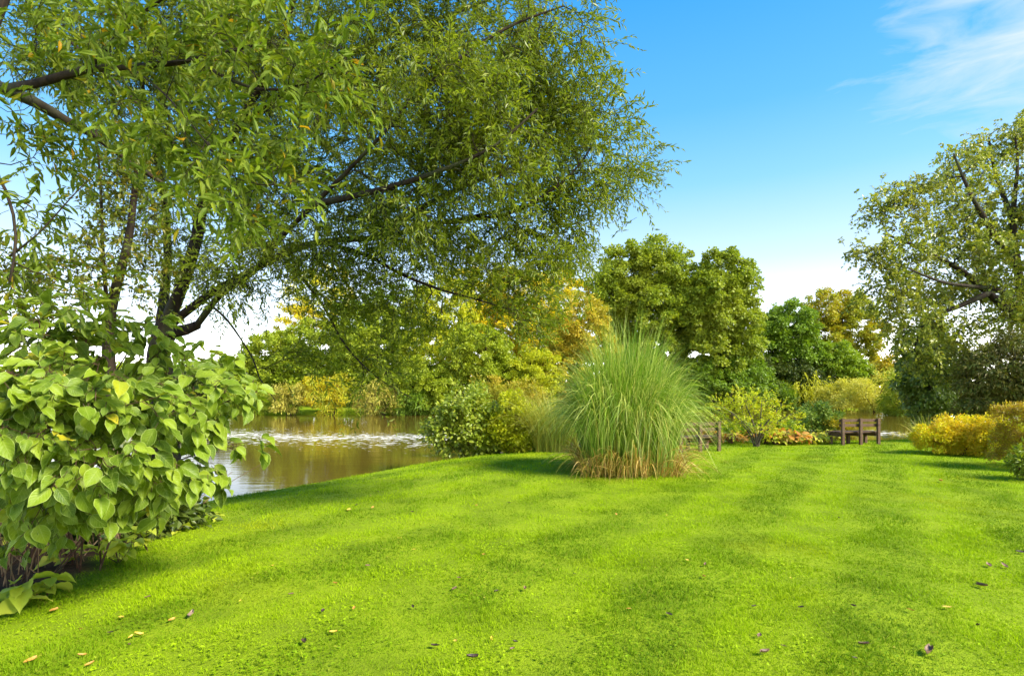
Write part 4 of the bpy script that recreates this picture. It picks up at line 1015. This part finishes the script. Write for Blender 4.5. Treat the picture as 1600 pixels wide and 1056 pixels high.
def dry_stems():
    b = np.array([-4.3, 5.2, 0.0])
    e = empty('dry_stems', b, 'thicket of dry brown stems standing on the soil under the big shrub', 'dead stems')
    mb = MB()
    for i in range(170):
        y = rd.uniform(4.6, 7.4); x = rd.uniform(-5.8, -4.3); z = float(ground_z(np.array([x]), np.array([y]))[0]) - .02
        l = rd.uniform(.3, 1.1); lean = rd.normal(size=2) * (.12 if i % 3 else .6)
        p = np.array([x, y, z]); q = p + np.array([lean[0] * l, lean[1] * l, l])
        pts = resample([p, (p + q) / 2 + rd.normal(size=3) * .04, q], .12); tube(mb, pts, np.linspace(.006, .003, len(pts)), 4)
    mb.build('stalks', M['dry_stem'], e)
dry_stems()

# ------------------------------------------------------------------ fallen leaves on the lawn
def plain_mat(name, c1, c2, rough=.6):
    m, nt, out = new_mat(name)
    tc = nt.nodes.new('ShaderNodeTexCoord'); n = noise(nt, 25, 4, tc.outputs['Object'])
    b = nt.nodes.new('ShaderNodeBsdfPrincipled'); b.inputs['Roughness'].default_value = rough
    nt.links.new(ramp(nt, [c1, c2], [.35, .65], n.outputs[0]).outputs[0], b.inputs['Base Color']); nt.links.new(b.outputs[0], out.inputs[0])
    return m
FL = {'brown': plain_mat('brown_fallen_leaf', (.09, .045, .025), (.2, .11, .06)), 'dark': plain_mat('dark_fallen_leaf', (.02, .012, .009), (.06, .03, .02)),
      'yellow': plain_mat('yellow_fallen_leaf', (.5, .33, .03), (.6, .42, .05)), 'orange': plain_mat('orange_fallen_leaf', (.45, .2, .03), (.55, .28, .05)),
      'grey': plain_mat('mauve_fallen_leaf', (.17, .11, .08), (.3, .2, .15))}
def fallen(px, py, L, col, label, group):
    L *= 1.08
    d = EYE * F / (py - HOR); p = P(px, py, d)
    z = float(ground_z(np.array([p[0]]), np.array([p[1]]))[0])
    nu, nv = 5, 7; c = rd.uniform(.5, 1.3); V = []
    for v in np.linspace(0, 1, nv):
        hw = (math.sin(math.pi * min(max(v, .03), .985) ** .8) ** .8) * .32
        for u in np.linspace(-1, 1, nu):
            V.append((u * hw * (1 - .25 * c * u * u), v - .5, c * .16 * u * u + .12 * c * (v - .5) ** 2 * 2 + rd.normal() * .012))
    # stalk
    f = [(i * nu + j, i * nu + j + 1, (i + 1) * nu + j + 1, (i + 1) * nu + j) for i in range(nv - 1) for j in range(nu - 1)]
    n0 = len(V); V += [(-.02, -.5, .03), (.02, -.5, .03), (.015, -.78, .06), (-.015, -.78, .06)]; f.append((n0, n0 + 1, n0 + 2, n0 + 3))
    me = bpy.data.meshes.new('fallen_leaf'); me.from_pydata([tuple(np.array(q) * L) for q in V], [], f); me.materials.append(FL[col])
    for pl_ in me.polygons: pl_.use_smooth = True
    o = bpy.data.objects.new('fallen_leaf', me); COL.objects.link(o)
    o.location = (p[0], p[1], z + .024); o.rotation_euler = (rd.normal() * .16, rd.normal() * .16, rd.uniform(0, 6.28))
    tag(o, label, 'leaf', group)
FG = 'fallen leaves on the lawn'
for a in ((300, 962, .09, 'grey', 'large mauve brown curled leaf lying on the lawn lower left'), (475, 1008, .07, 'dark', 'dark curled leaf low on the lawn below the mauve one'),
          (680, 1016, .06, 'dark', 'small blackish leaf at the bottom of the lawn left of centre'), (738, 1035, .07, 'dark', 'ragged dark brown leaf near the bottom edge of the lawn'),
          (1046, 967, .07, 'dark', 'dark brown crumpled leaf on the lawn below the pampas'), (1452, 1024, .1, 'brown', 'long curled brown leaf at the bottom right of the lawn'),
          (1535, 918, .09, 'brown', 'grey brown curled leaf lowest of the cluster at the right'), (1545, 886, .08, 'brown', 'left leaf of the pair of brown curls at the right'),
          (1570, 887, .08, 'brown', 'right leaf of the pair of brown curls at the right'), (1595, 866, .08, 'dark', 'dark leaf at the right edge above the pair of curls'),
          (1470, 753, .14, 'orange', 'orange leaf alone on the far lawn before the golden bush'), (1195, 1028, .07, 'brown', 'upright brown leaf stub near the bottom of the lawn'),
          (1178, 953, .04, 'dark', 'tiny black leaf in the middle of the lower lawn'), (84, 955, .07, 'orange', 'rusty orange leaf on the grass by the seedlings'),
          (190, 966, .05, 'yellow', 'yellow leaf between the seedlings and the mauve leaf'), (216, 993, .055, 'yellow', 'yellow leaf on a brown one below the seedlings'),
          (48, 1033, .08, 'orange', 'orange brown leaf in the bottom left corner'), (1100, 905, .06, 'orange', 'small orange leaf right of the dark crumpled leaf'),
          (820, 925, .06, 'brown', 'small brown leaf in the middle of the lawn'), (1350, 1013, .06, 'brown', 'small brown leaf left of the long curl'),
          (1480, 952, .06, 'yellow', 'pale yellow leaf above the long brown curl'), (545, 800, .1, 'yellow', 'yellow leaf on the upper left lawn slope')):
    fallen(*a, FG)
for i in range(50):
    c = ['brown', 'dark', 'orange', 'yellow'][i % 4]
    px = 120 + 1460 * rd.random() ** 1.35; py = 770 + 275 * rd.random()
    if px < 420 and py < 930: px += 420
    fallen(px, py, rd.uniform(.03, .055), c, {'brown': 'tiny brown leaf scrap in the lawn grass', 'dark': 'tiny blackish leaf scrap in the lawn grass', 'orange': 'tiny orange leaf scrap in the lawn grass', 'yellow': 'tiny yellow leaf scrap in the lawn grass'}[c], 'tiny %s leaf scraps on the lawn' % c)

# ------------------------------------------------------------------ sky, sun, camera
SUN_EL, SUN_ROT = R(40), R(118)
w = bpy.data.worlds.new('World'); S.world = w; w.use_nodes = True
nt = w.node_tree; nt.nodes.clear()
out = nt.nodes.new('ShaderNodeOutputWorld'); bg = nt.nodes.new('ShaderNodeBackground'); bg.inputs[1].default_value = .1
nt.links.new(bg.outputs[0], out.inputs[0])
sky = nt.nodes.new('ShaderNodeTexSky'); sky.sky_type = 'NISHITA'; sky.sun_disc = False
sky.sun_elevation = SUN_EL; sky.sun_rotation = SUN_ROT; sky.air_density = 1.0; sky.dust_density = .6; sky.ozone_density = 2.0
tc = nt.nodes.new('ShaderNodeTexCoord')
sp = nt.nodes.new('ShaderNodeSeparateXYZ'); nt.links.new(tc.outputs['Generated'], sp.inputs[0])
hs = nt.nodes.new('ShaderNodeHueSaturation'); hs.inputs['Saturation'].default_value = 1.4; hs.inputs['Value'].default_value = 1.1; hs.inputs['Hue'].default_value = .5
nt.links.new(sky.outputs[0], hs.inputs['Color'])
# sky colour by height; lowest stops raised well past haze as added fill light
K = .386
mr = ramp(nt, [tuple(q / K for q in t) for t in ((9.0, 8.7, 8.2), (4.2, 4.1, 3.9), (1.6, 1.62, 1.65), (.8, .96, 1.14), (.33, .70, 1.06), (.15, .53, 1.0), (.06, .40, .95), (.015, .22, .75))],
          [0, .05, .11, .215, .33, .43, .57, 1], sp.outputs[2])
c = mixc(nt, hs.outputs[0], mr.outputs[0], .8)
# cirrus high on the right
def dirn(px, py):
    v = np.array([(px - 800) / F, 1, (HOR - py) / F]); return v / np.linalg.norm(v)
cd = dirn(1640, 20)
vd = nt.nodes.new('ShaderNodeVectorMath'); vd.operation = 'DISTANCE'
mpc = nt.nodes.new('ShaderNodeMapping'); nt.links.new(tc.outputs['Generated'], vd.inputs[0]); vd.inputs[1].default_value = tuple(cd)
mp = nt.nodes.new('ShaderNodeMapping'); mp.inputs['Scale'].default_value = (1.0, 1.0, 4.2); mp.inputs['Rotation'].default_value = (0, R(-9), 0)
nt.links.new(tc.outputs['Generated'], mp.inputs[0])
n1 = noise(nt, 6.5, 7, mp.outputs[0], .6); n1.inputs['Distortion'].default_value = .5
mk = nt.nodes.new('ShaderNodeMapRange'); mk.inputs[1].default_value = .02; mk.inputs[2].default_value = .23; mk.inputs[3].default_value = .32; mk.inputs[4].default_value = -.22
nt.links.new(vd.outputs['Value'], mk.inputs[0])
ad = nt.nodes.new('ShaderNodeMath'); ad.operation = 'ADD'; nt.links.new(n1.outputs[0], ad.inputs[0]); nt.links.new(mk.outputs[0], ad.inputs[1])
cm = ramp(nt, [(0, 0, 0), (.85, .85, .85)], [.48, .9], ad.outputs[0])
c = mixc(nt, c, (2.0, 2.3, 2.6), cm.outputs[0])
nt.links.new(c, bg.inputs[0])

sd = bpy.data.lights.new('sun', 'SUN'); sd.energy = 2.6; sd.angle = R(18); sd.color = (1, .93, .82)
so = bpy.data.objects.new('sun', sd); COL.objects.link(so)
to_sun = Vector((math.sin(SUN_ROT) * math.cos(SUN_EL), math.cos(SUN_ROT) * math.cos(SUN_EL), math.sin(SUN_EL)))
so.rotation_euler = to_sun.to_track_quat('Z', 'Y').to_euler(); so.location = (20, -20, 30)

cam = bpy.data.cameras.new('camera'); cam.sensor_width = 36; cam.lens = F * 36 / 1600; cam.clip_end = 3000; cam.clip_start = .05
cam.shift_y = (HOR - 528) / 1600
co_ = bpy.data.objects.new('camera', cam); COL.objects.link(co_); co_.location = (0, 0, EYE); co_.rotation_euler = (R(90), 0, 0)
S.camera = co_

S.view_settings.view_transform = 'Standard'; S.view_settings.look = 'None'; S.view_settings.gamma = 1; S.view_settings.exposure = 2.08
S.cycles.max_bounces = 8; S.cycles.transmission_bounces = 6; S.cycles.diffuse_bounces = 4
